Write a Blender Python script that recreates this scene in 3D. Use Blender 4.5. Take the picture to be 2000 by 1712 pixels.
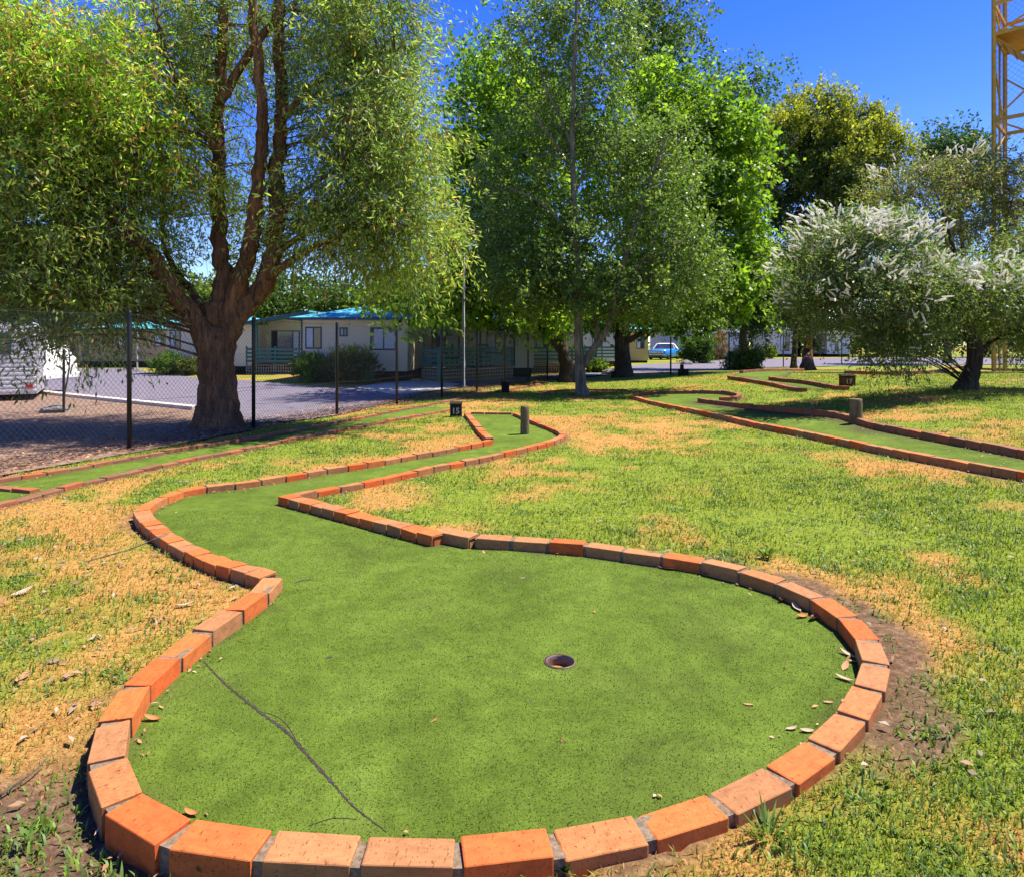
import bpy, bmesh, math, random
import numpy as np
from mathutils import Vector, Matrix, geometry

# ------------------------------------------------------------------ scene, camera, light
for o in list(bpy.data.objects):
    bpy.data.objects.remove(o, do_unlink=True)
S = bpy.context.scene
COL = S.collection
F, CX, YH, CAMH = 1350.0, 1000.0, 672.0, 1.35      # focal length in photo pixels, axis, horizon row, eye height

cam_d = bpy.data.cameras.new('camera'); cam = bpy.data.objects.new('camera', cam_d); COL.objects.link(cam)
cam.location = (0, 0, CAMH); cam.rotation_euler = (math.radians(90), 0, 0)
cam_d.sensor_fit = 'HORIZONTAL'; cam_d.sensor_width = 36; cam_d.lens = 36 * F / 2000
cam_d.shift_y = -(856 - YH) / 2000
cam_d.clip_start = 0.05; cam_d.clip_end = 2000
S.camera = cam

SUN_EL = math.radians(62); SUN_AZ = math.radians(68)          # azimuth from +Y towards +X
to_sun = Vector((math.cos(SUN_EL) * math.sin(SUN_AZ), math.cos(SUN_EL) * math.cos(SUN_AZ), math.sin(SUN_EL)))
W = bpy.data.worlds.new('World'); S.world = W; W.use_nodes = True
nt = W.node_tree; bg = nt.nodes['Background']
sky = nt.nodes.new('ShaderNodeTexSky'); sky.sky_type = 'NISHITA'; sky.sun_disc = False
sky.sun_elevation = SUN_EL; sky.sun_rotation = SUN_AZ
sky.altitude = 300; sky.air_density = 1.0; sky.dust_density = 0.15; sky.ozone_density = 3.5
hs = nt.nodes.new('ShaderNodeHueSaturation'); hs.inputs['Saturation'].default_value = 1.38
hs.inputs['Hue'].default_value = 0.528
nt.links.new(sky.outputs[0], hs.inputs['Color']); nt.links.new(hs.outputs[0], bg.inputs[0])
bg.inputs[1].default_value = 0.105
sl = bpy.data.lights.new('sun', 'SUN'); sl.energy = 4.8; sl.angle = math.radians(0.53); sl.color = (1.0, 0.93, 0.80)
so = bpy.data.objects.new('sun', sl); COL.objects.link(so)
so.rotation_euler = (-to_sun).to_track_quat('-Z', 'Y').to_euler(); so.location = (20, 20, 40)
S.view_settings.view_transform = 'Standard'; S.view_settings.look = 'None'
S.view_settings.exposure = 1.25; S.view_settings.gamma = 1.0
S.render.engine = 'CYCLES'
S.cycles.max_bounces = 8; S.cycles.transparent_max_bounces = 6
S.cycles.transmission_bounces = 4; S.cycles.diffuse_bounces = 5; S.cycles.glossy_bounces = 2

rng = np.random.default_rng(7); random.seed(7)

# ------------------------------------------------------------------ ground shape and pixel helpers
def ss(t):
    t = np.clip(t, 0, 1); return t * t * (3 - 2 * t)
def zs(x, y):                                   # smooth height of the land
    return 0.48 * ss((np.asarray(x, float) - 2.0) / 7.0) * (1 - ss((np.asarray(y, float) - 17) / 23.0))
def at(px, py, h=0.0):                          # photo pixel -> point on the ground (plus height h)
    z = 0.0
    for _ in range(30):
        Y = F * (CAMH - z - h) / (py - YH); X = (px - CX) / F * Y
        z = 0.5 * z + 0.5 * float(zs(X, Y))
    return Vector((X, Y, z + h))
def pt(px, py, Y):                              # photo pixel at a known distance
    return Vector(((px - CX) / F * Y, Y, CAMH - (py - YH) / F * Y))

def _h(xi, yi, s):
    v = np.sin(xi * 127.1 + yi * 311.7 + s * 74.7) * 43758.5453
    return v - np.floor(v)
def vnoise(x, y, s=0):
    xi = np.floor(x); yi = np.floor(y); fx = ss(x - xi); fy = ss(y - yi)
    a = _h(xi, yi, s); b = _h(xi + 1, yi, s); c = _h(xi, yi + 1, s); d = _h(xi + 1, yi + 1, s)
    return (a * (1 - fx) + b * fx) * (1 - fy) + (c * (1 - fx) + d * fx) * fy
def fbm(x, y, s=0, o=4):
    t = 0; a = .5
    for i in range(o):
        t = t + a * vnoise(x * 2 ** i, y * 2 ** i, s + i * 3.1); a *= .5
    return t / (1 - .5 ** o)
def inpoly(x, y, P):
    r = np.zeros(x.shape, bool); n = len(P)
    for i in range(n):
        x1, y1 = P[i][:2]; x2, y2 = P[(i + 1) % n][:2]
        c = ((y1 > y) != (y2 > y))
        if y1 != y2: r ^= c & (x < (x2 - x1) * (y - y1) / (y2 - y1) + x1)
    return r
def polydist(x, y, P, closed=False):
    d = np.full(x.shape, 1e9)
    n = len(P)
    for i in range(n if closed else n - 1):
        x1, y1 = P[i][:2]; x2, y2 = P[(i + 1) % n][:2]
        dx, dy = x2 - x1, y2 - y1; L = dx * dx + dy * dy + 1e-12
        t = np.clip(((x - x1) * dx + (y - y1) * dy) / L, 0, 1)
        d = np.minimum(d, (x - x1 - t * dx) ** 2 + (y - y1 - t * dy) ** 2)
    return np.sqrt(d)

# ------------------------------------------------------------------ materials
def new_mat(name):
    m = bpy.data.materials.new(name); m.use_nodes = True
    n = m.node_tree.nodes; l = m.node_tree.links
    return m, n, l, n['Principled BSDF']
def ramp(n, stops):
    r = n.new('ShaderNodeValToRGB'); e = r.color_ramp.elements
    e[0].position, e[0].color = stops[0][0], (*stops[0][1], 1)
    e[1].position, e[1].color = stops[-1][0], (*stops[-1][1], 1)
    for p, c in stops[1:-1]:
        k = e.new(p); k.color = (*c, 1)
    return r
def noise(n, l, scale, detail=6, rough=.6, vec=None, dist=0):
    t = n.new('ShaderNodeTexNoise'); t.inputs['Scale'].default_value = scale
    t.inputs['Detail'].default_value = detail; t.inputs['Roughness'].default_value = rough
    t.inputs['Distortion'].default_value = dist
    if vec is not None: l.new(vec, t.inputs['Vector'])
    return t
def coord(n, which='Object'):
    return n.new('ShaderNodeTexCoord').outputs[which]
def mixc(n, l, a, b, fac, mode='MIX'):
    m = n.new('ShaderNodeMix'); m.data_type = 'RGBA'; m.blend_type = mode
    for s, v in ((m.inputs[6], a), (m.inputs[7], b), (m.inputs[0], fac)):
        if isinstance(v, (int, float)): s.default_value = v
        elif isinstance(v, tuple): s.default_value = (*v, 1)
        else: l.new(v, s)
    return m.outputs[2]
def bump(n, l, p, hgt, strength=.4, dist=.01):
    b = n.new('ShaderNodeBump'); b.inputs['Strength'].default_value = strength; b.inputs['Distance'].default_value = dist
    l.new(hgt, b.inputs['Height']); l.new(b.outputs[0], p.inputs['Normal']); return b
def mat_noise(name, c1, c2, scale=6, rough=.8, bs=.3, bd=.01, detail=8, spec=.3, metal=0, which='Object', c3=None):
    m, n, l, p = new_mat(name)
    t = noise(n, l, scale, detail, .65, coord(n, which))
    st = [(.32, c1), (.68, c2)] if c3 is None else [(.3, c1), (.5, c2), (.7, c3)]
    r = ramp(n, st); l.new(t.outputs[0], r.inputs[0]); l.new(r.outputs[0], p.inputs['Base Color'])
    p.inputs['Roughness'].default_value = rough; p.inputs['Specular IOR Level'].default_value = spec
    p.inputs['Metallic'].default_value = metal
    if bs: bump(n, l, p, t.outputs[0], bs, bd)
    return m
def mat_leaf(name, rough=.5, trans=.4, spec=.35, tint=(1.35, 1.3, .6)):
    m, n, l, p = new_mat(name)
    a = n.new('ShaderNodeAttribute'); a.attribute_name = 'Col'
    l.new(a.outputs['Color'], p.inputs['Base Color'])
    p.inputs['Roughness'].default_value = rough; p.inputs['Specular IOR Level'].default_value = spec
    tr = n.new('ShaderNodeBsdfTranslucent'); l.new(mixc(n, l, a.outputs['Color'], tint, 1.0, 'MULTIPLY'), tr.inputs[0])
    mx = n.new('ShaderNodeMixShader'); mx.inputs[0].default_value = trans
    out = n['Material Output']
    l.new(p.outputs[0], mx.inputs[1]); l.new(tr.outputs[0], mx.inputs[2]); l.new(mx.outputs[0], out.inputs[0])
    return m

def mat_brick(name, cols):
    m, n, l, p = new_mat(name); co = coord(n)
    oi = n.new('ShaderNodeObjectInfo')
    r = ramp(n, [(i / (len(cols) - 1), c) for i, c in enumerate(cols)]); r.color_ramp.interpolation = 'CONSTANT'
    l.new(oi.outputs['Random'], r.inputs[0])
    # scored drag marks and pits, running along the brick
    mp = n.new('ShaderNodeMapping'); mp.inputs['Scale'].default_value = (70, 10, 34); l.new(co, mp.inputs[0])
    ad = n.new('ShaderNodeVectorMath'); ad.operation = 'ADD'
    cv = n.new('ShaderNodeVectorMath'); cv.operation = 'SCALE'; cv.inputs[3].default_value = 37.0
    cb = n.new('ShaderNodeCombineXYZ'); l.new(oi.outputs['Random'], cb.inputs[0]); l.new(oi.outputs['Random'], cb.inputs[1])
    l.new(cb.outputs[0], cv.inputs[0]); l.new(mp.outputs[0], ad.inputs[0]); l.new(cv.outputs[0], ad.inputs[1])
    t = noise(n, l, .55, 5, .7, ad.outputs[0])
    pr = ramp(n, [(.36, (.13, .10, .10)), (.41, (1, 1, 1))]); l.new(t.outputs[0], pr.inputs[0])
    c = mixc(n, l, r.outputs[0], pr.outputs[0], .8, 'MULTIPLY')
    ad2 = n.new('ShaderNodeVectorMath'); ad2.operation = 'ADD'; l.new(co, ad2.inputs[0]); l.new(cv.outputs[0], ad2.inputs[1])
    t2 = noise(n, l, 4, 5, .6, ad2.outputs[0]); r2 = ramp(n, [(.30, (.72, .68, .66)), (.6, (1.05, 1.03, 1.0))])
    l.new(t2.outputs[0], r2.inputs[0]); c = mixc(n, l, c, r2.outputs[0], .9, 'MULTIPLY')
    t3 = noise(n, l, 14, 6, .7, ad2.outputs[0]); r3 = ramp(n, [(.63, (0, 0, 0)), (.70, (1, 1, 1))]); l.new(t3.outputs[0], r3.inputs[0])
    at2 = n.new('ShaderNodeAttribute'); at2.attribute_type = 'OBJECT'; at2.attribute_name = 'lichen'
    mu = n.new('ShaderNodeMath'); mu.operation = 'MULTIPLY'; l.new(r3.outputs[0], mu.inputs[0]); l.new(at2.outputs['Fac'], mu.inputs[1])
    c = mixc(n, l, c, (.42, .40, .36), mu.outputs[0])
    l.new(c, p.inputs['Base Color']); p.inputs['Roughness'].default_value = .82; p.inputs['Specular IOR Level'].default_value = .25
    bump(n, l, p, pr.outputs[0], .35, .004)
    return m
M = {}
M['brick'] = mat_brick('brick_clay', [(.34, .15, .06), (.40, .15, .05), (.50, .135, .032), (.54, .105, .022), (.32, .14, .055), (.50, .12, .028), (.40, .17, .065), (.42, .125, .04)])
M['brick_old'] = mat_brick('old_brick_clay', [(.20, .09, .045), (.28, .11, .05), (.32, .10, .04), (.24, .10, .06), (.30, .12, .055)])
M['mortar'] = mat_noise('mortar', (.09, .065, .045), (.25, .185, .125), 60, .95, .7, .004, spec=.1)

def mat_turf():
    m, n, l, p = new_mat('artificial_turf'); co = coord(n)
    t = noise(n, l, 1.5, 6, .62, co, 1.2); r = ramp(n, [(.25, (.066, .104, .013)), (.45, (.092, .142, .018)), (.58, (.110, .166, .022)), (.78, (.140, .205, .034))]); l.new(t.outputs[0], r.inputs[0])
    f = noise(n, l, 170, 4, .8, co); fr = ramp(n, [(.33, (.42, .44, .4)), (.5, (.95, .95, .9)), (.68, (1.5, 1.45, 1.4))]); l.new(f.outputs[0], fr.inputs[0])
    c = mixc(n, l, r.outputs[0], fr.outputs[0], .85, 'MULTIPLY')
    g = noise(n, l, 9, 6, .7, co); gr = ramp(n, [(.3, (.62, .62, .6)), (.6, (1.1, 1.1, 1.05))]); l.new(g.outputs[0], gr.inputs[0])
    c = mixc(n, l, c, gr.outputs[0], .7, 'MULTIPLY')
    at3 = n.new('ShaderNodeAttribute'); at3.attribute_name = 'Col'
    c = mixc(n, l, c, (.060, .050, .026), at3.outputs['Fac'])
    sp = noise(n, l, 70, 2, .5, co); sr = ramp(n, [(.74, (0, 0, 0)), (.80, (.6, .6, .6))]); l.new(sp.outputs[0], sr.inputs[0])
    c = mixc(n, l, c, (.035, .035, .012), sr.outputs[0])
    l.new(c, p.inputs['Base Color']); p.inputs['Roughness'].default_value = .85; p.inputs['Specular IOR Level'].default_value = .08
    bump(n, l, p, f.outputs[0], .9, .006)
    return m
M['turf'] = mat_turf()

def mat_ground():
    m, n, l, p = new_mat('lawn_ground'); co = coord(n)
    a = n.new('ShaderNodeAttribute'); a.attribute_name = 'Col'
    sp = n.new('ShaderNodeSeparateColor'); l.new(a.outputs['Color'], sp.inputs[0])
    t = noise(n, l, 24, 8, .75, co); f = noise(n, l, 130, 4, .7, co)
    gr = ramp(n, [(.3, (.075, .11, .010)), (.5, (.15, .20, .018)), (.7, (.24, .26, .035))]); l.new(t.outputs[0], gr.inputs[0])
    sr = ramp(n, [(.3, (.19, .095, .025)), (.5, (.36, .19, .05)), (.72, (.50, .30, .10))]); l.new(t.outputs[0], sr.inputs[0])
    dr = ramp(n, [(.3, (.055, .033, .02)), (.5, (.12, .07, .042)), (.7, (.24, .155, .1))]); l.new(t.outputs[0], dr.inputs[0])
    c = mixc(n, l, sr.outputs[0], gr.outputs[0], sp.outputs[0]); c = mixc(n, l, c, dr.outputs[0], sp.outputs[1])
    fr = ramp(n, [(.3, (.5, .5, .5)), (.6, (1.25, 1.25, 1.25))]); l.new(f.outputs[0], fr.inputs[0])
    c = mixc(n, l, c, fr.outputs[0], .8, 'MULTIPLY')
    l.new(c, p.inputs['Base Color']); p.inputs['Roughness'].default_value = .95; p.inputs['Specular IOR Level'].default_value = .1
    bump(n, l, p, t.outputs[0], .7, .02)
    return m
M['ground'] = mat_ground()
M['asphalt'] = mat_noise('asphalt', (.115, .10, .125), (.175, .155, .185), 3.0, .9, .3, .01, 12, .2)
M['dirt'] = mat_noise('leaf_dirt', (.06, .042, .032), (.20, .13, .095), 9, .95, .6, .02, 12, .1, c3=(.30, .20, .145))
M['concrete'] = mat_noise('concrete', (.42, .36, .32), (.60, .53, .48), 4, .9, .2, .01)
M['blade'] = mat_leaf('grass_blade', .5, .35, .3)
M['gum_leaf'] = mat_leaf('drooping_leaf', .45, .55, .3, (1.2, 1.42, .7))
M['glossy_leaf'] = mat_leaf('small_glossy_leaf', .42, .5, .4)
M['broad_leaf'] = mat_leaf('broad_green_leaf', .5, .55, .3)
M['dense_leaf'] = mat_leaf('dense_dark_leaf', .55, .4, .25)
M['dry_leaf'] = mat_leaf('dry_leaf', .75, .1, .2, (1, .9, .7))
M['flower'] = mat_leaf('white_flower', .8, .45, .1, (1, 1, 1))
def mat_bark(name, c1, c2, c3, sc=7):
    m, n, l, p = new_mat(name); co = coord(n)
    mp = n.new('ShaderNodeMapping'); mp.inputs['Scale'].default_value = (1, 1, .16); l.new(co, mp.inputs[0])
    t = noise(n, l, sc * 2.4, 8, .7, mp.outputs[0], .8); t2 = noise(n, l, 1.6, 4, .6, co)
    r = ramp(n, [(.33, c1), (.5, c2), (.68, c3)]); l.new(t.outputs[0], r.inputs[0])
    r2 = ramp(n, [(.35, (.6, .58, .55)), (.62, (1.15, 1.1, 1.05))]); l.new(t2.outputs[0], r2.inputs[0])
    l.new(mixc(n, l, r.outputs[0], r2.outputs[0], .9, 'MULTIPLY'), p.inputs['Base Color'])
    p.inputs['Roughness'].default_value = .92; p.inputs['Specular IOR Level'].default_value = .15
    bump(n, l, p, t.outputs[0], .9, .05); return m
M['bark_red'] = mat_bark('rough_red_brown_bark', (.05, .028, .018), (.17, .088, .048), (.34, .165, .08))
M['bark_grey'] = mat_bark('mottled_grey_bark', (.07, .06, .05), (.17, .15, .12), (.30, .27, .21), 5)
M['bark_dark'] = mat_bark('dark_bark', (.025, .02, .016), (.06, .047, .036), (.11, .085, .06))
M['timber'] = mat_bark('weathered_timber', (.10, .075, .04), (.21, .165, .085), (.30, .25, .13), 9)
M['timber_dark'] = mat_bark('dark_stained_timber', (.012, .011, .009), (.028, .024, .018), (.05, .04, .03), 9)
M['timber_red'] = mat_bark('red_stained_timber', (.06, .026, .014), (.13, .055, .028), (.19, .085, .045), 9)
def plain(name, c, rough=.6, metal=0, spec=.4, var=.12, sc=5):
    c2 = tuple(min(1, v * (1 + var)) for v in c); c1 = tuple(v * (1 - var) for v in c)
    return mat_noise(name, c1, c2, sc, rough, .05, .003, 5, spec, metal)
M['black_steel'] = plain('black_painted_steel', (.012, .012, .014), .45)
M['wire'] = plain('dark_coated_wire', (.07, .07, .072), .4, .3)
M['galv'] = plain('galvanised_steel', (.09, .095, .115), .6, .1)
M['tan_skirt'] = plain('painted_lattice_tan', (.42, .33, .22), .8)
M['teal'] = plain('teal_painted_timber', (.045, .17, .15), .6)
M['teal_dark'] = plain('dark_teal_trim', (.02, .07, .10), .5)
M['white'] = plain('white_paint', (.78, .77, .74), .45, 0, .5, .05)
M['white_metal'] = plain('white_aluminium', (.72, .73, .76), .35, .1, .5, .06)
M['curtain'] = mat_noise('curtain', (.45, .46, .56), (.70, .71, .78), 12, .9, .3, .02)
M['yellow'] = plain('yellow_painted_steel', (.45, .26, .035), .55, 0, .4, .2)
M['orange_panel'] = plain('ochre_panel', (.50, .235, .015), .6, 0, .3, .12)
M['rubber'] = plain('black_rubber', (.02, .02, .02), .85)
M['chrome'] = plain('chrome', (.6, .6, .62), .2, 1.0)
M['car_blue'] = plain('blue_car_paint', (.02, .20, .62), .25, .0, .6, .03)
M['red_lens'] = plain('red_lens', (.55, .02, .015), .3)
M['lens'] = plain('headlamp_glass', (.75, .75, .72), .15, 0, .7)
M['stone'] = mat_noise('grey_stone', (.10, .09, .09), (.24, .22, .21), 6, .9, .6, .03)
M['void'] = plain('dark_plastic', (.01, .01, .01), .5)
def mat_glass():
    m, n, l, p = new_mat('window_glass')
    t = noise(n, l, 1.3, 3, .5, coord(n)); r = ramp(n, [(.35, (.02, .025, .035)), (.7, (.06, .075, .10))]); l.new(t.outputs[0], r.inputs[0])
    l.new(r.outputs[0], p.inputs['Base Color']); p.inputs['Roughness'].default_value = .08; p.inputs['Specular IOR Level'].default_value = .7
    return m
M['glass'] = mat_glass()
def mat_boards(name, c1, c2, pitch, vertical=False, hgt=.012):
    m, n, l, p = new_mat(name); co = coord(n)
    t = noise(n, l, 2.0, 6, .6, co); r = ramp(n, [(.35, c1), (.65, c2)]); l.new(t.outputs[0], r.inputs[0]); l.new(r.outputs[0], p.inputs['Base Color'])
    w = n.new('ShaderNodeTexWave'); w.wave_type = 'BANDS'; w.bands_direction = 'X' if vertical else 'Z'
    w.wave_profile = 'SIN' if vertical else 'SAW'
    w.inputs['Scale'].default_value = .314 / pitch; l.new(co, w.inputs['Vector'])
    p.inputs['Roughness'].default_value = .7; p.inputs['Specular IOR Level'].default_value = .25
    bump(n, l, p, w.outputs['Fac'], 1.0, hgt); return m
M['cream'] = mat_boards('cream_weatherboard', (.68, .60, .46), (.74, .66, .52), .13)
M['tan'] = mat_boards('tan_weatherboard', (.56, .40, .20), (.62, .45, .24), .14)
M['brown_wall'] = mat_boards('brown_weatherboard', (.42, .29, .18), (.50, .35, .22), .15)
M['blue_wall'] = mat_boards('pale_blue_cladding', (.36, .36, .60), (.44, .44, .68), .15)
M['pale_wall'] = mat_boards('pale_cladding', (.55, .55, .62), (.63, .63, .70), .15)
M['roof'] = mat_boards('turquoise_roof_steel', (.06, .34, .42), (.08, .40, .48), .09, True, .02)
M['rib'] = mat_boards('ribbed_white_cladding', (.66, .66, .72), (.74, .74, .78), .10, False, .04)

# ------------------------------------------------------------------ mesh helpers
def link(o, parent=None):
    COL.objects.link(o)
    if parent is not None: o.parent = parent
    return o
def tag(o, label=None, cat=None, group=None, kind=None):
    if label: o['label'] = label
    if cat: o['category'] = cat
    if group: o['group'] = group
    if kind: o['kind'] = kind
    return o
def empty(name, loc=(0, 0, 0), rz=0, label=None, cat=None, group=None):
    o = bpy.data.objects.new(name, None); link(o); o.location = loc; o.rotation_euler[2] = rz
    o.empty_display_size = .1
    return tag(o, label, cat, group)
def np_mesh(name, V, faces, mat, col=None, smooth=False):
    """V (n,3); faces: (m,k) array or list of such arrays"""
    me = bpy.data.meshes.new(name)
    if not isinstance(faces, list): faces = [faces]
    faces = [np.asarray(f, np.int32) for f in faces if len(f)]
    V = np.asarray(V, np.float32)
    me.vertices.add(len(V)); me.vertices.foreach_set('co', V.ravel())
    li = np.concatenate([f.ravel() for f in faces]); cnt = np.concatenate([np.full(len(f), f.shape[1], np.int32) for f in faces])
    me.loops.add(len(li)); me.loops.foreach_set('vertex_index', li)
    me.polygons.add(len(cnt)); st = np.concatenate([[0], np.cumsum(cnt)[:-1]]).astype(np.int32)
    me.polygons.foreach_set('loop_start', st); me.polygons.foreach_set('loop_total', cnt)
    if smooth: me.polygons.foreach_set('use_smooth', np.ones(len(cnt), bool))
    me.update(calc_edges=True)
    if col is not None:
        a = me.color_attributes.new('Col', 'FLOAT_COLOR', 'POINT')
        c = np.ones((len(V), 4), np.float32); c[:, :3] = col
        a.data.foreach_set('color', c.ravel())
    if mat is not None: me.materials.append(mat)
    return me
class MB:
    """collects boxes, bars and tubes into one mesh"""
    def __init__(s): s.v = []; s.f = []; s.n = 0
    def add(s, vs, fs):
        s.v += [tuple(v) for v in vs]; s.f += [tuple(i + s.n for i in f) for f in fs]; s.n += len(vs); return s
    def box(s, x0, x1, y0, y1, z0, z1, ch=0):
        vs = [(x, y, z) for z in (z0, z1) for x, y in ((x0, y0), (x1, y0), (x1, y1), (x0, y1))]
        return s.add(vs, [(3, 2, 1, 0), (4, 5, 6, 7), (0, 1, 5, 4), (1, 2, 6, 5), (2, 3, 7, 6), (3, 0, 4, 7)])
    def bar(s, a, b, w, h=None, up=(0, 0, 1)):
        a, b = Vector(a), Vector(b); h = h or w; d = (b - a).normalized(); u = Vector(up)
        if abs(d.dot(u)) > .98: u = Vector((1, 0, 0))
        sx = d.cross(u).normalized() * w / 2; sz = sx.normalized().cross(d).normalized() * h / 2
        vs = [p + q for p in (a, b) for q in (-sx - sz, sx - sz, sx + sz, -sx + sz)]
        return s.add(vs, [(0, 1, 2, 3), (7, 6, 5, 4), (0, 4, 5, 1), (1, 5, 6, 2), (2, 6, 7, 3), (3, 7, 4, 0)])
    def tube(s, pts, rad, n=8, cap=True, wob=0):
        pts = [Vector(p) for p in pts]; k = len(pts)
        if not hasattr(rad, '__len__'): rad = [rad] * k
        rings = []; ref = None
        for i, p in enumerate(pts):
            d = (pts[min(i + 1, k - 1)] - pts[max(i - 1, 0)]).normalized()
            if ref is None: ref = d.orthogonal().normalized()
            ref = (ref - d * ref.dot(d)); ref = ref.normalized() if ref.length > 1e-6 else d.orthogonal().normalized()
            bn = d.cross(ref)
            rings.append([p + (ref * math.cos(2 * math.pi * j / n) + bn * math.sin(2 * math.pi * j / n)) * rad[i] * (1 + (random.uniform(-wob, wob) if wob else 0)) for j in range(n)])
        vs = [v for r in rings for v in r]; fs = []
        for i in range(k - 1):
            for j in range(n):
                fs.append((i * n + j, i * n + (j + 1) % n, (i + 1) * n + (j + 1) % n, (i + 1) * n + j))
        if cap: fs.append(tuple(range(n - 1, -1, -1))); fs.append(tuple((k - 1) * n + j for j in range(n)))
        return s.add(vs, fs)
    def poly(s, pts, thick, up=(0, 0, 1)):
        """a flat outline with thickness along up"""
        u = Vector(up) * thick; n = len(pts); a = [Vector(p) for p in pts]; b = [p + u for p in a]
        return s.add(a + b, [tuple(range(n - 1, -1, -1)), tuple(range(n, 2 * n))] + [(i, (i + 1) % n, n + (i + 1) % n, n + i) for i in range(n)])
    def build(s, name, mat, parent=None, smooth=False, bevel=0):
        me = bpy.data.meshes.new(name); me.from_pydata([tuple(v) for v in s.v], [], s.f)
        me.materials.append(mat if not isinstance(mat, str) else M[mat])
        bm = bmesh.new(); bm.from_mesh(me); bmesh.ops.recalc_face_normals(bm, faces=bm.faces[:])
        if bevel: bmesh.ops.bevel(bm, geom=bm.edges[:], offset=bevel, segments=1, affect='EDGES')
        bm.to_mesh(me); bm.free()
        if smooth:
            for p in me.polygons: p.use_smooth = True
        return link(bpy.data.objects.new(name, me), parent)
def smoothline(P, n=6):
    """Catmull-Rom through the points"""
    P = [Vector(p) for p in P]; out = []
    Q = [P[0] * 2 - P[1]] + P + [P[-1] * 2 - P[-2]]
    for i in range(1, len(Q) - 2):
        for k in range(n):
            t = k / n; a, b, c, d = Q[i - 1], Q[i], Q[i + 1], Q[i + 2]
            out.append(.5 * ((2 * b) + (c - a) * t + (2 * a - 5 * b + 4 * c - d) * t * t + (3 * b - a - 3 * c + d) * t ** 3))
    out.append(P[-1]); return out

# ------------------------------------------------------------------ outlines traced on the ground
BT = .078                                        # brick top above the turf
def path(px): return [at(x, y, BT) for x, y in px]
A_ROUND = [(533,1124),(504,1156),(455,1191),(402,1226),(355,1262),(311,1297),(253,1356),(212,1444),(216,1507),(264,1583),(388,1635),(574,1652),(770,1663),
           (982,1657),(1193,1626),(1384,1574),(1534,1504),(1630,1432),(1686,1361),(1709,1298),(1691,1242),(1650,1199),(1596,1165),(1527,1135),
           (1457,1113),(1384,1095),(1311,1082),(1233,1072),(1161,1062),(1089,1055),(1017,1050),(930,1046)]
A_JOG = [(926,1047),(862,1034)]
A_STRAIGHT = [(858,1043),(556,966)]
A_RIGHT = [(568,964),(633,951),(710,938),(815,915),(860,906),(920,894),(1000,877),(1060,863),(1088,854),(1099,846),(1090,838),(1066,828),(1038,818),(1006,804)]
A_TEE = [(1000,802),(920,801)]
A_TURN = [(912,806),(924,820),(940,840),(956,854)]
A_LEFT = [(958,857),(940,861),(880,872),(850,878),(800,886),(700,903),(630,913),(567,924),(507,933),(455,940),(402,946),(360,953),(322,966),(292,980),(277,994)]
A_NECK = [(277,996),(284,1010),(308,1031),(336,1051),(385,1076),(437,1097),(488,1112),(524,1122)]
B_NEAR = [(-330,1040),(-150,1003),(0,974),(125,942),(250,914),(350,893),(450,875),(550,855),(625,841),(712,825),(800,809),(905,790)]
B_FAR = [(-330,985),(-150,955),(0,928),(125,908),(250,887),(375,865),(500,846),(550,836),(640,822),(750,801),(810,790),(870,780),(935,767),(1000,756),(1060,746)]
B_END = [(-40,938),(68,946)]
C_NEAR = [(1237,774),(1289,787),(1352,799),(1415,812),(1482,827),(1550,839),(1640,857),(1730,875),(1820,891),(1910,907),(2000,922),(2120,943),(2300,976)]
C_LOOP = [(1240,771),(1256,767),(1302,764),(1370,763),(1415,764),(1440,768),(1444,771),(1436,775),(1405,778)]
C_FAR = [(1366,779),(1437,787),(1505,794),(1572,800),(1640,807),(1707,826),(1775,839),(1865,855),(1955,871),(2000,879),(2150,905),(2350,940)]
D_NEAR = [(1424,735),(1453,739),(1512,749),(1552,758),(1572,759.5)]
D_FAR = [(1505,737),(1530,740),(1576,744),(1637,755),(1655,756)]
D_BACK = [(1448,725),(1500,722),(1568,721)]
E_LINE = [(1652,725),(1712,727),(1780,726),(1840,723),(1858,718),(1888,716),(1932,720),(2030,722)]
G_LINE = [(1055,768),(1078,760),(1150,757),(1222,758)]

W_ = {k: path(v) for k, v in globals().items() if k[:2] in ('A_', 'B_', 'C_', 'D_', 'E_', 'G_') and isinstance(v, list)}
for k in ('A_ROUND', 'A_RIGHT', 'A_LEFT', 'A_NECK', 'C_LOOP', 'C_FAR', 'C_NEAR', 'E_LINE', 'B_NEAR', 'B_FAR'):
    W_[k] = smoothline(W_[k], 5)
turf_A = W_['A_ROUND'] + W_['A_JOG'] + W_['A_STRAIGHT'] + W_['A_RIGHT'] + W_['A_TEE'] + W_['A_TURN'] + W_['A_LEFT'] + W_['A_NECK']
turf_B = W_['B_NEAR'] + list(reversed([p for p in W_['B_FAR'] if p.y < W_['B_NEAR'][-1].y + .4]))
turf_C = list(reversed(W_['C_LOOP'][:])) + W_['C_NEAR'] + list(reversed(W_['C_FAR']))
turf_D = [at(*p) for p in ((1424,735),(1453,739),(1512,749),(1552,758),(1600,763),(1655,756),(1637,755),(1576,744),(1530,740),(1540,732),(1568,722),(1500,723),(1448,726))]
LANES = [turf_A, turf_B, turf_C, turf_D]
LINES = [v for v in W_.values()]

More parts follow.
